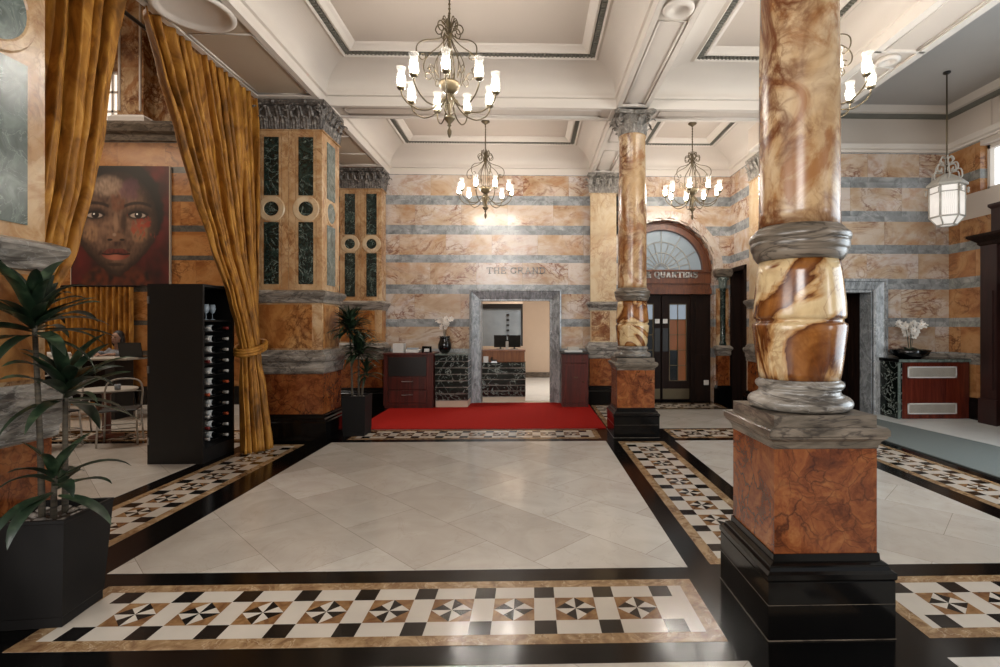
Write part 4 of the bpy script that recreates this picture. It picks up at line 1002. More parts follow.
# ================================================================ PAINTING
def portrait():
    x0, x1, z0, z1 = -8.98, -7.10, 2.34, 4.68
    t = thing('portrait_painting', 'large painted portrait of a face on dark red, seen between the gold curtains', 'painting', ((x0+x1)/2, WY-0.05, (z0+z1)/2))
    hw, hh = (x1-x0)/2, (z1-z0)/2
    MB().box(-hw, hw, 0.0, 0.045, -hh, hh).build('stretcher', M['dark_wood'], t)
    nu, nv = 230, 290
    mb = MB().grid(lambda u, v: (-hw+2*hw*u, -0.004, -hh+2*hh*v), nu, nv)
    def mixc(a, b, f): f = max(0, min(1, f)); return tuple(p+(q-p)*f for p, q in zip(a, b))
    def ell(u, v, cu, cv, ru, rv): return ((u-cu)/ru)**2+((v-cv)/rv)**2
    def sst(e0, e1, x): x = max(0, min(1, (x-e0)/(e1-e0))); return x*x*(3-2*x)
    H = lambda h: hx(h)[:3]
    def colour(u, v):
        # broad brush portrait: v up, face centred at u 0.44
        n1 = mnoise.noise(Vector((u*5, v*5, 0))); n2 = mnoise.noise(Vector((u*16, v*16, 3))); n3 = mnoise.noise(Vector((u*45, v*28, 8)))
        c = mixc(H('160505'), H('561210'), 0.45+0.7*n1+0.25*n2)
        hair = ell(u, v, 0.46, 0.62, 0.50, 0.46)
        c = mixc(c, H('0c0908'), 1-sst(0.85, 1.05, hair+0.12*n2)) if v > 0.42 else c
        neck = 1-sst(0.8, 1.1, ell(u, v, 0.46, -0.04, 0.40, 0.24)+0.2*n2); c = mixc(c, mixc(H('1a0c08'), H('5a2410'), 0.5+n2), neck)
        wdt = 0.43 if v > 0.50 else 0.43-0.26*((0.50-v)/0.45)**2
        face = ((u-0.46)/wdt)**2+(((v-0.50)/(0.46 if v > 0.50 else 0.43)))**2
        sk = mixc(H('35211a'), H('7a5c48'), 0.5+0.6*n1+0.45*n2+0.3*n3)
        sk = mixc(sk, H('1c0f0b'), sst(0.30, 0.95, face+0.15*n2)*0.95)
        sk = mixc(sk, H('98806c'), (0.65+0.4*n3)*(1-sst(0, 1, ell(u, v, 0.36, 0.83, 0.22, 0.11))))
        for cu in (0.20, 0.70): sk = mixc(sk, H('94704f'), (0.5+0.5*n3)*(1-sst(0, 1, ell(u, v, cu, 0.44, 0.11, 0.10))))
        for cu in (0.24, 0.68): sk = mixc(sk, H('1e100c'), 0.85*(1-sst(0.2, 1.1, ell(u, v, cu, 0.60, 0.16, 0.065))))
        sk = mixc(sk, H('8c6c54'), 0.75*(1-sst(0, 1, ell(u, v, 0.455, 0.52, 0.032, 0.13))))
        sk = mixc(sk, H('1c0e0a'), 0.75*(1-sst(0.1, 1, ell(u, v, 0.535, 0.52, 0.04, 0.12))))
        sk = mixc(sk, H('6e503c'), 0.95*(1-sst(0.3, 1, ell(u, v, 0.455, 0.405, 0.105, 0.045))))
        sk = mixc(sk, H('9c8472'), 0.6*(1-sst(0.1, 1, ell(u, v, 0.44, 0.425, 0.025, 0.018))))
        for cu in (0.395, 0.52): sk = mixc(sk, H('0c0505'), 0.95*(1-sst(0.3, 1, ell(u, v, cu, 0.382, 0.034, 0.012))))
        sk = mixc(sk, H('8e2c18'), 0.75*(1-sst(0, 1, ell(u+0.15*n2, v+0.1*n3, 0.71, 0.50, 0.12, 0.09))))
        sk = mixc(sk, H('56303e'), 0.6*(1-sst(0, 1, ell(u+0.1*n2, v, 0.60, 0.80, 0.13, 0.13))))
        sk = mixc(sk, H('6a3820'), 0.5*(1-sst(0, 1, ell(u+0.1*n2, v, 0.46, 0.70, 0.06, 0.12))))
        for cu in (0.24, 0.68):
            sk = mixc(sk, H('a09084'), 0.9*(1-sst(0.6, 1.0, ell(u, v, cu, 0.585, 0.085, 0.026))))
            sk = mixc(sk, H('080404'), 1-sst(0.7, 1.1, ell(u, v, cu+0.005, 0.590, 0.042, 0.030)))
            sk = mixc(sk, H('e8e4e0'), 1-sst(0.5, 1.0, ell(u, v, cu-0.008, 0.597, 0.010, 0.008)))
            lid = abs(v-(0.618-2.6*(u-cu)**2)); sk = mixc(sk, H('080303'), (1-sst(0.004, 0.014, lid))*(1 if abs(u-cu) < 0.105 else 0))
            sk = mixc(sk, H('0e0604'), 0.8*(1-sst(0.002, 0.008, abs(v-(0.562+1.8*(u-cu)**2))))*(1 if abs(u-cu) < 0.09 else 0))
            br = abs(v-(0.690-1.4*(u-cu)**2)); sk = mixc(sk, H('140a07'), 0.9*(1-sst(0.006, 0.020, br))*(1 if abs(u-cu) < 0.14 else 0))
        bow = 0.006*cos((u-0.455)*40)
        if abs(u-0.455) < 0.145:
            k = 1-((u-0.455)/0.145)**2
            if 0.262 < v < 0.262+0.050*k**0.8-bow: sk = mixc(H('5e2a22'), H('3a1612'), n3+0.3)
            if 0.262-0.058*k**0.6 < v <= 0.262: sk = mixc(mixc(H('9a5a46'), H('6c3024'), sst(0, 0.14, abs(u-0.44))), sk, sst(0.75, 1.0, (0.262-v)/(0.058*k**0.6+1e-4)))
            sk = mixc(sk, H('140505'), 1-sst(0.003, 0.009, abs(v-0.262-bow*0.5)))
        sk = mixc(sk, H('120806'), 0.7*(1-sst(0.1, 1, ell(u, v, 0.455, 0.175, 0.12, 0.020))))
        return mixc(sk, c, sst(0.90, 1.04, face+0.05*n2))
    o = mb.build('canvas', bpy.data.materials.new('painted_canvas'), t)
    ca = o.data.color_attributes.new('paint', 'FLOAT_COLOR', 'POINT')
    for i, v in enumerate(o.data.vertices):
        c = colour((v.co.x+hw)/(2*hw), (v.co.z+hh)/(2*hh)); ca.data[i].color = (c[0], c[1], c[2], 1)
    m = o.data.materials[0]; m.use_nodes = True; b = m.node_tree.nodes['Principled BSDF']; at = m.node_tree.nodes.new('ShaderNodeAttribute'); at.attribute_name = 'paint'
    m.node_tree.links.new(at.outputs['Color'], b.inputs['Base Color']); b.inputs['Roughness'].default_value = 0.45
    MB().box(hw, hw+0.012, -0.006, 0.045, -hh, hh).build('edge_strip', M['plaster_brown'], t); MB().box(-hw-0.012, -hw, -0.006, 0.045, -hh, hh).build('edge_strip', M['plaster_brown'], t)
portrait()
# ================================================================ CARPETS
c = MB().box(-2.64, 1.13, 7.72, 10.28, 0.0005, 0.014); tag(c.build('red_carpet', M['carpet_red']), 'bright red carpet in front of the office doorway', 'carpet')
c = MB().prism([(4.76,-1.5),(6.1,-1.5),(6.05,4.0),(5.95,6.5),(5.72,8.3),(4.76,8.5)], 0.0015, 0.014); tag(c.build('grey_carpet', M['carpet_teal']), 'grey-green carpet runner on the right beside the mosaic band', 'carpet')

# ================================================================ RECEPTION FURNITURE
def handle(mb, x, y, z, w_):
    mb.tube([(x-w_/2,y,z),(x-w_/2,y-0.03,z),(x+w_/2,y-0.03,z),(x+w_/2,y,z)], 0.007, 6)
t = thing('drawer_cabinet', 'dark red wooden cabinet with two silver-handled drawers at left end of the red carpet', 'cabinet', (-2.285, 9.62, 0.014))
b = MB(); b.box(-0.45,0.45,0.02,0.58,0.0,0.06); b.box(-0.46,-0.38,0,0.6,0.05,0.99); b.box(0.34,0.46,0,0.6,0.05,0.99); b.box(-0.38,0.34,0.02,0.6,0.05,0.99); b.box(-0.38,0.34,0.0,0.03,0.05,0.09)
b.build('body', M['mahogany'], t)
MB().bbox(-0.47,0.47,-0.015,0.6,0.99,1.03,0.006).build('top', M['mahogany'], t)
MB().box(-0.37,0.33,0.0,0.02,0.60,0.95).build('slate_panel', M['slate'], t)
for z0, z1 in ((0.10,0.33),(0.35,0.58)):
    dr = MB().bbox(-0.37,0.33,-0.004,0.02,z0,z1,0.004).build('drawer', M['mahogany'], t)
    hb = MB(); handle(hb, -0.02, -0.004, z0+0.15, 0.20); hb.build('handle', M['chrome'], dr)
t = thing('marble_counter', 'black-green marble counter with pale lines left of the office doorway', 'counter', (-1.50, 9.72, 0.014))
b = MB(); b.box(-0.30,0.30,0.01,0.56,0,0.12); b.build('plinth', M['beige_wall'], t)
b = MB(); st = 0.86/7
for k in range(7): b.box(-0.31,0.31,0.0,0.56,0.12+k*st+0.018,0.12+(k+1)*st)
b.build('marble_course', M['verde_black'], t)
MB().box(-0.305,0.305,0.006,0.55,0.12,0.98).build('grout', M['grey'], t)
MB().box(-0.31,0.31,-0.015,0.56,0.98,1.005).build('top', M['verde_pale_lit'], t)
t = thing('marble_counter', 'black-green marble counter seen through the office doorway, under the monitors', 'counter', (-0.555, 10.45, 0.0))
b = MB(); b.box(-0.43,0.43,0.01,0.4,0,0.10); b.build('plinth', M['beige_wall'], t)
b = MB(); st = 0.70/6
for k in range(6): b.box(-0.44,0.44,0.0,0.4,0.10+k*st+0.018,0.10+(k+1)*st)
b.build('marble_course', M['verde_black'], t)
MB().box(-0.435,0.435,0.006,0.39,0.10,0.80).build('grout', M['grey'], t)
b = MB(); b.bbox(-0.44,0.42,0.12,0.55,0.80,1.02,0.006); b.box(-0.46,0.44,0.09,0.75,1.02,1.05); b.build('wooden_upstand', M['light_wood'], t)
b = MB(); b.box(-0.42,0.40,0.55,0.6,0,1.02); b.box(-0.42,-0.38,0.55,0.75,0,1.02); b.box(0.36,0.40,0.55,0.75,0,1.02); b.build('back_panel', M['oak_brown'], t)
def monitor(x, lab):
    t = thing('monitor', lab, 'monitor', (x, 11.02, 1.05), 0, 'monitors on the reception desk')
    MB().bbox(-0.135,0.135,0,0.03,0.04,0.30,0.004).build('screen', M['screen'], t)
    b = MB(); b.box(-0.02,0.02,0.03,0.05,0.006,0.15); b.bbox(-0.08,0.08,-0.03,0.09,0,0.008,0.002); b.build('stand', M['slate'], t)
monitor(-0.66, 'left black monitor on the reception desk behind the doorway'); monitor(-0.36, 'right black monitor on the reception desk behind the doorway')
b = MB(); b.bbox(-0.03,0.03,0,0.03,0,0.17,0.004); o = b.build('card_reader', M['white_metal'], None, (-0.51,10.92,1.05)); tag(o, 'small white device standing between the two monitors', 'device')
b = MB(); b.bbox(-0.05,0.05,0,0.012,0,0.13,0.003); b.box(-0.05,0.05,-0.0,0.05,0,0.006); tag(b.build('card_holder', M['paper'], None, (-0.92,10.47,0.80)), 'white card standing on the marble counter inside the doorway', 'card holder')
t = thing('desk_phone', 'black desk phone on the marble counter inside the doorway', 'phone', (-0.75,10.478,0.801))
MB().ring([(0,0),(-0.005,0.03),(-0.02,0.06)], -0.06,0.06,-0.05,0.07).build('body', M['screen'], t)
MB().tube(spline([(-0.055,-0.04,0.05),(-0.05,-0.03,0.085),(-0.05,0.0,0.10),(-0.05,0.04,0.10),(-0.055,0.06,0.06)],4), 0.014, 8).build('handset', M['screen'], t)
t = thing('wooden_cabinet', 'narrow dark red cabinet with brass knobs right of the office doorway', 'cabinet', (0.835, 9.70, 0.014))
b = MB(); b.box(-0.24,0.24,0.02,0.5,0,1.0); b.box(-0.25,-0.22,0,0.5,0,1.0); b.box(0.22,0.25,0,0.5,0,1.0); b.box(-0.22,0.22,0,0.03,0,0.06); b.build('body', M['mahogany'], t)
dr = MB().bbox(-0.215,0.215,-0.004,0.03,0.83,0.985,0.004).build('drawer', M['mahogany'], t)
MB().lathe([(0,-0.03),(0.014,-0.025),(0.014,-0.018),(0.006,-0.012),(0.006,0)], (0.15,-0.004,0.905), 12, axis='Y').build('knob', M['brass'], dr)
dr = MB().bbox(-0.215,0.215,-0.004,0.03,0.07,0.815,0.004).build('door', M['mahogany'], t)
b = MB(); b.lathe([(0,-0.03),(0.014,-0.025),(0.014,-0.018),(0.006,-0.012),(0.006,0)], (0.16,-0.004,0.48), 12, axis='Y'); b.box(-0.03,0.05,-0.008,-0.003,0.55,0.57); b.build('knob', M['brass'], dr)
MB().bbox(-0.27,0.27,-0.02,0.5,1.0,1.03,0.006).build('top', M['slate'], t)
def small(name, x0, x1, y0, y1, z, h, m, lab, cat, grp=None):
    cx, cy = (x0+x1)/2, (y0+y1)/2
    return tag(MB().bbox(x0-cx,x1-cx,y0-cy,y1-cy,0,h,min(0.004,h/3)).build(name, M[m], None, (cx,cy,z)), lab, cat, grp)
small('brochure_box', -2.60,-2.40,9.72,9.9,1.044,0.17,'paper','pale box of brochures on the left end of the drawer cabinet','box')
small('paper_stack', -2.36,-2.12,9.72,9.95,1.044,0.06,'paper','low stack of white papers in the middle of the drawer cabinet','papers')
small('clear_tray', -2.34,-2.14,9.72,9.9,1.106,0.03,'frosted','glass tray lying on the white papers of the drawer cabinet','tray')
o = small('picture_frame', -2.06,-1.88,9.74,9.77,1.044,0.12,'screen','small black frame on the right end of the drawer cabinet','frame')
MB().box(-0.045,0.05,-0.018,-0.0155,0.015,0.075).build('card', M['paper'], o)
small('paper_stack', 0.64,0.98,9.78,10.0,1.044,0.035,'paper','white papers lying on the narrow cabinet right of the doorway','papers')
small('document_box', 0.70,0.92,9.82,10.0,1.08,0.06,'white_metal','white box on top of the papers on the narrow cabinet','box')

def flower(mb, p, d, r):
    d = Vector(d).normalized(); u = d.orthogonal().normalized(); v = d.cross(u)
    for k in range(5):
        a = 2*pi*k/5; e = u*cos(a)+v*sin(a); s = v*cos(a)-u*sin(a); P = Vector(p)
        pts = [P, P+e*r*0.5+s*r*0.38+d*r*0.1, P+e*r+s*r*0.15+d*r*0.25, P+e*r-s*r*0.15+d*r*0.25, P+e*r*0.5-s*r*0.38+d*r*0.1]
        mb.add(pts, [(0,1,2,3,4)], 0)
    mb.lathe([(0,-r*0.15),(r*0.15,0),(0,r*0.2)], p, 6, 1)
def strapleaf(mb, base, az, el, L, wd, droop, m=0, n=9, twist=0.0):
    d = Vector((cos(az), sin(az), 0)); vs = []; p = Vector(base); ang = el; st = L/n
    side = Vector((-sin(az), cos(az), 0))
    for i in range(n+1):
        f = i/n; w_ = wd*0.5*(min(1, 0.35+2.6*f))*(1-f**3.2)+0.001
        t = d*cos(ang)+Vector((0,0,sin(ang))); up = side.cross(t)*-1 if side.cross(t).z < 0 else side.cross(t)
        s = side*cos(twist*f)+up*sin(twist*f)
        vs += [p-s*w_+up*w_*0.35, p, p+s*w_+up*w_*0.35]
        p = p+t*st; ang -= droop/n*(0.4+1.2*f)
    fs = [(3*i+k, 3*i+k+1, 3*i+4+k, 3*i+3+k) for i in range(n) for k in range(2)]
    mb.add(vs, fs, m, True)
def orchid(loc, label, vase, seed, sc=1.0, sprays=3, grp=None):
    r_ = random.Random(seed); t = thing('potted_orchid', label, 'orchid', loc, 0, grp)
    MB().lathe([(r*sc, z*sc) for r, z in vase], n=28).build('pot', M['glass_dark'], t)
    zt = vase[-1][1]*sc*0.9 if vase[-1][1] > 0.05 else 0.05
    lb = MB()
    for k in range(7): strapleaf(lb, (0,0,zt*0.95), k*0.95+r_.random(), 0.7+0.4*r_.random(), 0.20*sc, 0.06*sc, 1.6, 0, 6)
    lb.build('leaves', M['leaf'], t)
    sb = MB()
    for k in range(sprays):
        fb = MB()
        a = 2*pi*k/sprays+0.5; lean = 0.05*sc
        pts = [(0,0,zt*0.9),(lean*cos(a)*0.5,lean*sin(a)*0.5,zt+0.16*sc),(lean*cos(a),lean*sin(a),zt+0.33*sc),(2.6*lean*cos(a),2.6*lean*sin(a),zt+0.42*sc),(4.2*lean*cos(a),4.2*lean*sin(a),zt+0.38*sc)]
        S = spline(pts, 6); sb.tube(S, 0.004, 5)
        for q in range(9):
            P = S[11+q] if 11+q < len(S) else S[-1]
            P = P+Vector((r_.uniform(-.035,.035), r_.uniform(-.035,.02), r_.uniform(-.05,.03)))*sc
            flower(fb, P, (r_.uniform(-.5,.5),-1,r_.uniform(-.2,.4)), 0.042*sc)
        fb.build('flower_spray', [M['petal'], M['gold']], t)
    sb.build('stem', M['leaf'], t)
orchid((-1.66, 9.92, 1.02), 'white orchid in a round black vase on the marble counter left of the doorway', [(0.05,0),(0.09,0.03),(0.125,0.10),(0.13,0.17),(0.10,0.25),(0.09,0.30),(0.105,0.33),(0.095,0.33),(0.07,0.26)], 2, 1.0, 4)
def orchid2():
    orchid((6.42, 8.54, 1.004), 'white orchid in a low dark bowl on the radiator cabinet', [(0.12,0),(0.20,0.04),(0.24,0.11),(0.225,0.115),(0.18,0.06),(0.0001,0.05)], 5, 1.25, 5)

# ================================================================ RADIATOR CABINET AND DOORCASE ON THE RIGHT
t = thing('radiator_cabinet', 'red wooden radiator cabinet with two white grilles and black marble top at right', 'cabinet', (6.63, 8.37, 0.002))
b = MB(); b.box(-0.47,0.68,0.012,0.44,0,0.94); b.build('body', M['mahogany_red'], t)
MB().box(-0.54,-0.47,0.0,0.44,0,0.94).build('marble_side', M['verde_black'], t)
b = MB(); b.bbox(-0.56,0.69,-0.02,0.45,0.94,1.0,0.008); b.build('top', M['black'], t)
MB().box(-0.54,0.68,-0.022,-0.018,0.945,0.99).build('top_edge', M['verde_pale_lit'], t); MB().box(-0.545,-0.50,-0.006,0.0,0,0.94).build('edge_strip', M['verde_pale_lit'], t)
for z0, z1 in ((0.68,0.87),(0.08,0.26)):
    b = MB(); x0, x1 = -0.37, 0.46
    b.box(x0,x1,0.0,0.014,z0,z0+0.018); b.box(x0,x1,0.0,0.014,z1-0.018,z1); b.box(x0,x0+0.018,0,0.014,z0,z1); b.box(x1-0.018,x1,0,0.014,z0,z1)
    g_ = b.build('grille_frame', M['paper'], t)
    b = MB()
    for k in range(44): b.box(x0+0.02+k*0.018, x0+0.03+k*0.018, 0.002, 0.011, z0+0.018, z1-0.018)
    b.build('grille', M['white_metal'], g_)
orchid2()
t = thing('wooden_doorcase', 'dark wooden doorcase with projecting cornice, cut by the right edge of the picture', 'doorcase', (X7, 7.3, 0))
b = MB()
b.box(-0.16,-0.001,0.45,0.74,0,2.85); b.box(-0.12,-0.001,-0.5,0.45,2.2,2.85); b.box(-0.16,-0.001,-0.75,-0.5,0,2.85)
b.box(-0.19,-0.16,0.42,0.75,0,0.4); b.box(-0.185,-0.16,0.50,0.69,0.55,2.1); b.build('frame', M['mahogany_dark'], t)
MB().ring([(-0.02,2.80),(0.02,2.84),(0.03,2.88),(0.10,2.94),(0.13,2.96),(0.13,3.0),(0.0,3.0)], -0.16, -0.14, -0.75, 0.74).box(-0.16,-0.001,-0.8,0.8,2.85,2.98).build('cornice', M['dark_wood'], t)
MB().ring([(0,3.0),(0,3.38),(0.03,3.42),(0.03,3.46)], -0.13, -0.03, -0.6, 0.58).build('pediment', M['mahogany_dark'], t)
MB().box(-0.06,-0.001,-0.5,0.45,0.02,2.2).box(-0.075,-0.06,-0.35,0.3,0.2,0.95).box(-0.075,-0.06,-0.35,0.3,1.1,2.05).build('door', M['dark_wood'], t)

# ================================================================ PLANTS
def planter_plant(loc, rz, label, pot, canes, seed, dens=1.0, Lf=0.40, wd=0.055, grp=None):
    r_ = random.Random(seed); t = thing('potted_dracaena', label, 'potted plant', loc, rz, grp)
    ht, hb, h = pot
    b = MB(); prof = [(hb,0),(hb,0.05),(hb+0.004,0.055),(ht-0.002,h-0.02),(ht,h-0.015),(ht,h),(ht-0.018,h),(ht-0.022,h-0.045)]
    b.ring([(d,z) for d, z in prof], 0, 0, 0, 0); po = b.build('planter', M['pot'], t)
    s = MB(); s.box(-ht+0.02,ht-0.02,-ht+0.02,ht-0.02,h-0.06,h-0.04); s.build('soil', M['soil'], t)
    pb = MB()
    for k in range(70):
        x, y = r_.uniform(-ht+0.04, ht-0.04), r_.uniform(-ht+0.04, ht-0.04); q = r_.uniform(0.010, 0.024)
        pb.lathe([(0,-q*0.5),(q*0.8,-q*0.2),(q,q*0.1),(q*0.5,q*0.5),(0,q*0.55)], (x,y,h-0.032), 7)
    pb.build('pebbles', M['pebble'], t)['kind'] = 'stuff'
    for (x, y, zt, lx, ly, nl, L) in canes:
        pts = spline([(x,y,h-0.06),(x+lx*0.3,y+ly*0.3,h+(zt-h)*0.4),(x+lx,y+ly,zt)], 6)
        cn = MB().tube(pts, [0.016-0.005*i/len(pts) for i in range(len(pts))], 10).build('cane', M['cane'], t)
        lb = MB()
        for k in range(int(nl*dens)):
            f = k/(nl*dens); a = k*2.39996+r_.uniform(-.2,.2)
            if cos(a) < -0.3 and f < 0.8: a = (-pi/2-r_.uniform(0,0.45)) if r_.random() < 0.65 else (pi/2+r_.uniform(0,0.3))
            el = -0.1+1.35*f**0.9+r_.uniform(-.25,.25)
            strapleaf(lb, (x+lx+0.012*cos(a), y+ly+0.012*sin(a), zt-0.13+0.15*f), a, el, L*r_.uniform(0.75,1.1)*(1-0.25*f), wd*r_.uniform(0.8,1.15), 0.45+r_.uniform(0,1.1), 0, 9, r_.uniform(-.5,.5))
        lb.build('foliage', M['leaf'], cn)
    return t
planter_plant((-2.57, 2.83, 0.0005), 0.10, 'tall leafy dracaena in a square charcoal planter, nearest plant at the left edge', (0.18, 0.145, 0.56),
    [(-0.04,-0.02,1.62,-0.04,0.0,34,0.44),(0.02,0.05,1.25,-0.02,0.03,26,0.42),(0.03,-0.04,0.78,0.02,-0.02,14,0.36)], 4, 1.0, 0.4, 0.066)
planter_plant((-2.49, 7.42, 0.0005), 0.0, 'smaller dark dracaena in a square black planter beside the inlaid pier', (0.165, 0.15, 0.56),
    [(-0.06,-0.03,1.58,-0.03,-0.03,150,0.42),(0.02,0.0,1.24,0.0,0.0,130,0.40),(0.08,-0.05,0.95,0.06,-0.02,34,0.28)], 9, 1.0, 0.34, 0.036)

# ================================================================ WINE CABINET AND BOTTLES
cx0, cx1, cy0, cy1 = -4.29, -3.68, 5.85, 6.46
t = thing('wine_cabinet', 'tall black wine cabinet with open side shelves behind the right curtain', 'cabinet', (cx0, cy0, 0))
W_, D_ = cx1-cx0, cy1-cy0
b = MB(); b.box(0,W_,0,0.03,0,2.02); b.box(0,W_,D_-0.03,D_,0,2.02); b.box(0,0.03,0.03,D_-0.03,0,2.02); b.box(0.03,W_,0.03,D_-0.03,0,0.16); b.box(0.03,W_,0.03,D_-0.03,1.99,2.02); b.build('body', M['black_lacquer'], t)
b = MB(); b.box(0.24,0.27,0.03,D_-0.03,0.16,1.62); b.build('divider', M['black_lacquer'], t)
b = MB()
for k in range(11):
    z = 0.20+0.128*k
    for x in (0.40, 0.52): b.tube([(x,0.03,z),(x,D_-0.03,z)], 0.005, 6)
b.build('rack_rods', M['slate'], t)
MB().box(0.03,W_-0.02,0.03,D_-0.03,1.60,1.62).build('shelf', M['black_lacquer'], t)
for z in (0.22, 1.02, 1.80): MB().box(0.005,0.02,-0.012,0.0,z,z+0.08).build('hinge', M['chrome'], t)
capc = {'white': flat('white_capsule','a8a49e',0.4), 'orange': flat('orange_capsule','a04420',0.4), 'red': flat('red_capsule','6c1c18',0.4)}
prot = {}
def bottle(kind):
    tt = thing('wine_bottle', 'x', 'bottle', (0,0,0), 0, 'wine bottles in the black cabinet')
    MB().lathe([(0,0),(0.036,0.002),(0.037,0.01),(0.037,0.18),(0.033,0.205),(0.018,0.235),(0.0145,0.25),(0.0145,0.255)], n=18, axis='X').build('glass', M['glass_dark'], tt)
    MB().lathe([(0.0376,0.04),(0.0376,0.13)], n=18, axis='X').build('paper_label', M['paper'], tt)
    MB().lathe([(0.0155,0.245),(0.0165,0.28),(0.0175,0.29),(0.0175,0.305),(0,0.306)], n=14, axis='X').build('capsule', capc[kind], tt)
    return tt
used = set()
rows = ['white','white','orange','white','white','orange','white','white','white','white','red']
ordn = ['lowest','second','third','fourth','fifth','sixth','seventh','eighth','ninth','tenth','topmost']
for ci, yy in enumerate((6.01, 6.27)):
    for k in range(11):
        kd = rows[k] if ci == 1 else ['white','red','white','white','orange','white','white','red','white','white','white'][k]
        if kd not in used: used.add(kd); prot[kd] = bottle(kd); o = prot[kd]
        else: o = copy_tree(prot[kd])
        o.location = (-3.95 if ci else -4.01, yy, 0.243+0.128*k)
        o['label'] = 'wine bottle, %s cap, %s from the bottom of the %s column' % (kd, ordn[k] if k not in (0, 10) else ('first' if k == 0 else 'eleventh'), 'farther' if ci else 'nearer')
gp = None
for k, yy in enumerate((5.98, 6.1, 6.22)):
    if gp is None:
        gp = thing('wine_glass', '', 'glass', (0,0,0), 0, 'glasses on the top shelf of the wine cabinet')
        MB().lathe([(0.03,0),(0.03,0.004),(0.004,0.01),(0.004,0.07),(0.025,0.09),(0.036,0.13),(0.03,0.18),(0.028,0.18),(0.034,0.13),(0.022,0.095),(0.0001,0.08)], n=18).build('bowl', M['frosted'], gp); o = gp
    else: o = copy_tree(gp)
    o.location = (-3.80, yy, 1.621); o['label'] = ('nearest','middle','farthest')[k]+' of the three glasses on the top shelf of the wine cabinet'

# ================================================================ RESTAURANT
t = thing('high_table', 'long high table with pale top in the restaurant, behind the nearest plant', 'table', (-7.45, 8.85, 0))
MB().bbox(-0.95,0.85,-0.3,0.3,0.985,1.02,0.006).build('table_top', M['white_metal'], t)
for x in (-0.75, 0.42): MB().box(x,x+0.16,-0.2,0.2,0,0.985).build('leg', M['black_lacquer'], t)
b = MB(); b.box(-0.6,0.45,0.1,0.13,0.25,0.985); b.build('modesty_panel', M['dark_wood'], t)
t = thing('laptop', 'open black laptop on the right end of the high restaurant table', 'laptop', (-6.72, 8.80, 1.02))
MB().bbox(-0.19,0.19,0,0.26,0,0.014,0.003).build('base', M['screen'], t)
MB().add([(-0.19,0.0,0.014),(0.19,0.0,0.014),(0.19,-0.05,0.25),(-0.19,-0.05,0.25),(-0.19,0.012,0.014),(0.19,0.012,0.014),(0.19,-0.038,0.25),(-0.19,-0.038,0.25)], [(0,1,2,3),(7,6,5,4),(0,4,5,1),(1,5,6,2),(2,6,7,3),(3,7,4,0)]).build('lid', M['screen'], t)
def cup(x, y, z, lab, h=0.09, r=0.04):
    t = thing('cup', lab, 'cup', (x,y,z), 0, 'cups on the high table')
    MB().lathe([(r*0.6,0),(r*0.9,h*0.3),(r,h),(r*0.92,h),(r*0.8,h*0.3),(0.0001,0.01)], n=18).build('body', M['paper'], t)
    MB().tube(spline([(r*0.9,0,h*0.8),(r*1.5,0,h*0.7),(r*1.5,0,h*0.4),(r*0.9,0,h*0.25)],4), 0.005, 6).build('handle', M['paper'], t)
cup(-7.72, 8.75, 1.02, 'white cup left of the person on the high table'); cup(-8.05, 8.8, 1.02, 'white cup at the left end of the high table')
small('book', -7.50,-7.30,8.62,8.76,1.02,0.05,'paper','white box lying in front of the person on the high table','box')
# seated guest
t = thing('person', 'person with dark hair in a grey top sitting behind the high table with the laptop', 'person', (-7.36, 9.32, 0))
b = MB()
def blob(mb, c, r, n=14):
    mb.grid(lambda u, v: (c[0]+r[0]*cos(2*pi*u)*sin(pi*(0.002+0.996*v)), c[1]+r[1]*sin(2*pi*u)*sin(pi*(0.002+0.996*v)), c[2]-r[2]*cos(pi*(0.002+0.996*v))), n*2, n)
blob(b, (0,0.0,1.335), (0.072,0.088,0.108)); blob(b, (0,-0.05,1.28), (0.045,0.04,0.05))
b.tube([(0,0.02,1.10),(0,0.01,1.27)], [0.05,0.045], 12)
b.lathe([(0.0,-0.02),(0.012,0),(0,0.03)], (0,-0.09,1.325), 8)
blob(b, (-0.074,0.01,1.33), (0.012,0.02,0.03)); blob(b, (0.074,0.01,1.33), (0.012,0.02,0.03))
b.tube(spline([(0,0.10,0.68),(0,0.08,0.85),(0,0.05,1.0),(0,0.03,1.12)],5), [0.14,0.14,0.135,0.125,0.12,0.12,0.125,0.13,0.14,0.15,0.155,0.155,0.15,0.13,0.10,0.06][:16], 18)
for s in (-1, 1):
    b.tube(spline([(s*0.13,0.04,1.12),(s*0.19,-0.01,1.04),(s*0.21,-0.12,0.98+0.08),(s*0.14,-0.25,1.055),(s*0.06,-0.33,1.055)],5), [0.05-0.0015*i for i in range(21)], 10)
    for f in range(4): b.tube([(s*(0.05+0.012*f),-0.32,1.05),(s*(0.02+0.016*f),-0.385-0.006*(f%3),1.045),(s*(0.01+0.018*f),-0.415,1.032)], [0.009,0.008,0.006], 6)
    b.tube([(s*0.05,-0.31,1.05),(s*0.015,-0.34,1.055),(s*0.005,-0.365,1.045)], [0.011,0.009,0.007], 6)
    b.tube(spline([(s*0.08,0.10,0.70),(s*0.11,-0.15,0.71),(s*0.11,-0.30,0.66),(s*0.11,-0.26,0.35),(s*0.11,-0.24,0.12)],5), [0.085-0.002*i for i in range(21)], 12)
    b.tube([(s*0.11,-0.22,0.10),(s*0.11,-0.34,0.07)], [0.045,0.035], 10)
bd = b.build('body', flat('skin', '8c6a58', 0.55), t)
rm = bd.modifiers.new('skin', 'REMESH'); rm.mode = 'VOXEL'; rm.voxel_size = 0.011; rm.use_smooth_shade = True
fm_ = MB()
for s in (-1, 1): blob(fm_, (s*0.028,-0.082,1.345), (0.012,0.008,0.007), 6)
fm_.build('eyes', M['screen'], t)
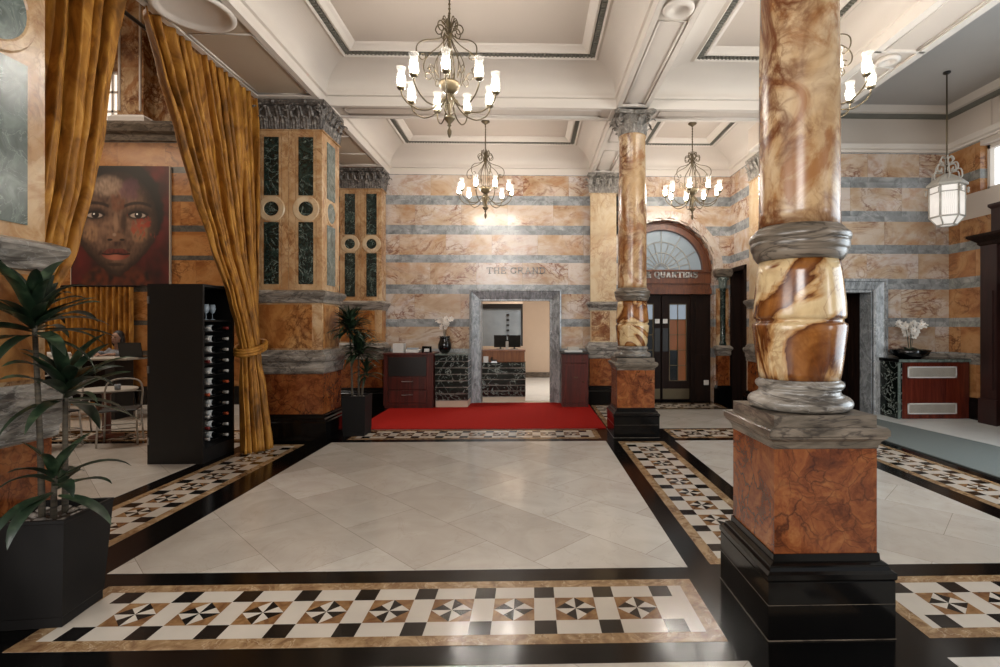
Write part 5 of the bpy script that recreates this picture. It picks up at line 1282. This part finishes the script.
ml = MB(); blob(ml, (0,-0.088,1.275), (0.022,0.008,0.007), 6); ml.build('mouth', flat('lip','6e3a34',0.5), t)
h_ = MB(); blob(h_, (0,0.028,1.37), (0.088,0.088,0.10)); blob(h_, (-0.072,0.03,1.28), (0.032,0.05,0.10)); blob(h_, (0.072,0.03,1.28), (0.032,0.05,0.10)); blob(h_, (0,0.08,1.27), (0.07,0.05,0.11))
hh_ = h_.build('hair', flat('dark_hair','120d0b',0.6), t); rm = hh_.modifiers.new('r', 'REMESH'); rm.mode = 'VOXEL'; rm.voxel_size = 0.012; rm.use_smooth_shade = True
c_ = MB(); c_.tube(spline([(0,0.10,0.66),(0,0.08,0.85),(0,0.05,1.0),(0,0.03,1.135)],5), [0.155,0.155,0.15,0.14,0.135,0.135,0.14,0.145,0.155,0.165,0.17,0.17,0.165,0.15,0.115,0.07], 18)
for s in (-1, 1): c_.tube(spline([(s*0.12,0.04,1.12),(s*0.19,-0.01,1.045),(s*0.21,-0.12,1.06),(s*0.15,-0.24,1.06)],5), [0.062-0.0012*i for i in range(16)], 12)
cc = c_.build('grey_top', flat('grey_knit','6e7076',0.85), t); rm = cc.modifiers.new('r', 'REMESH'); rm.mode = 'VOXEL'; rm.voxel_size = 0.012; rm.use_smooth_shade = True
tr = MB()
for s in (-1, 1): tr.tube(spline([(s*0.07,0.12,0.70),(s*0.11,-0.15,0.71),(s*0.11,-0.30,0.66),(s*0.11,-0.26,0.35),(s*0.11,-0.24,0.16)],5), [0.097-0.002*i for i in range(21)], 12)
tc = tr.build('trousers', flat('dark_trousers','17171a',0.8), t); rm = tc.modifiers.new('r', 'REMESH'); rm.mode = 'VOXEL'; rm.voxel_size = 0.014; rm.use_smooth_shade = True
t = thing('bar_stool', 'black stool the person sits on behind the high table', 'stool', (-7.36, 9.44, 0))
MB().lathe([(0.0,0.585),(0.17,0.585),(0.18,0.60),(0.17,0.615),(0,0.617)], n=24).build('seat', M['black_lacquer'], t)
for k in range(4):
    a = pi/4+k*pi/2; MB().tube([(0.12*cos(a),0.12*sin(a),0.585),(0.2*cos(a),0.2*sin(a),0.01)], 0.012, 8).build('leg', M['slate'], t)

t = thing('side_table', 'low pale-topped table on a brown wooden post in the restaurant', 'table', (-5.95, 7.35, 0))
MB().lathe([(0.0,0.64),(0.34,0.64),(0.355,0.65),(0.355,0.665),(0.34,0.672),(0,0.672)], n=48).build('table_top', M['white_metal'], t)
MB().lathe([(0.2,0),(0.2,0.015),(0.06,0.03),(0.05,0.05),(0.05,0.58),(0.09,0.64)], n=24).build('post', flat('brown_post','5a2a18',0.4), t)
t = thing('candle_glass', 'small lit candle in a glass on the low restaurant table', 'candle', (-5.68, 7.2, 0.672))
MB().lathe([(0.03,0),(0.035,0.01),(0.038,0.075),(0.035,0.075),(0.032,0.012),(0.0001,0.01)], n=20).build('glass', M['frosted'], t)
MB().lathe([(0,0.02),(0.01,0.03),(0.012,0.045),(0,0.075)], n=10).build('flame', M['candle'], t)
t = chair0 = thing('metal_chair', 'thin white metal chair nearest the wine cabinet in the restaurant', 'chair', (-5.42, 6.92, 0), 0.5, 'metal chairs of the restaurant')
MB().bbox(-0.2,0.2,-0.2,0.2,0.44,0.465,0.01).build('seat', M['slate'], t)
for sx in (-1, 1):
    MB().tube([(sx*0.19,-0.19,0.45),(sx*0.21,-0.21,0.0)], 0.011, 8).build('leg', M['white_metal'], t)
    MB().tube([(sx*0.19,0.19,0.45),(sx*0.21,0.22,0.0)], 0.011, 8).build('leg', M['white_metal'], t)
b = MB(); b.tube(spline([(-0.19,0.19,0.45),(-0.2,0.22,0.68),(-0.15,0.25,0.80),(0,0.26,0.83),(0.15,0.25,0.80),(0.2,0.22,0.68),(0.19,0.19,0.45)],5), 0.011, 8)
b.tube([(-0.19,0.23,0.66),(0,0.25,0.66),(0.19,0.23,0.66)], 0.008, 6); b.build('back_frame', M['white_metal'], t)
b = MB(); b.tube([(-0.2,-0.2,0.22),(0.2,-0.2,0.22),(0.2,0.2,0.22),(-0.2,0.2,0.22)], 0.007, 6, 0, True, True); b.build('stretcher', M['white_metal'], t)
for (x, y, r, lab) in ((-6.12, 6.72, -0.4, 'thin white metal chair just left of the one nearest the wine cabinet'), (-6.75, 7.6, 1.3, 'white metal chair at the left of the low round table, behind the plant leaves')):
    c = copy_tree(chair0); c.location = (x, y, 0); c.rotation_euler = (0,0,r); c['label'] = lab
# floor socket by the arched door
small('socket_box', 3.56,3.66,10.49,10.50,0.33,0.10,'paper','small white socket low on the panel right of the glazed doors','socket')
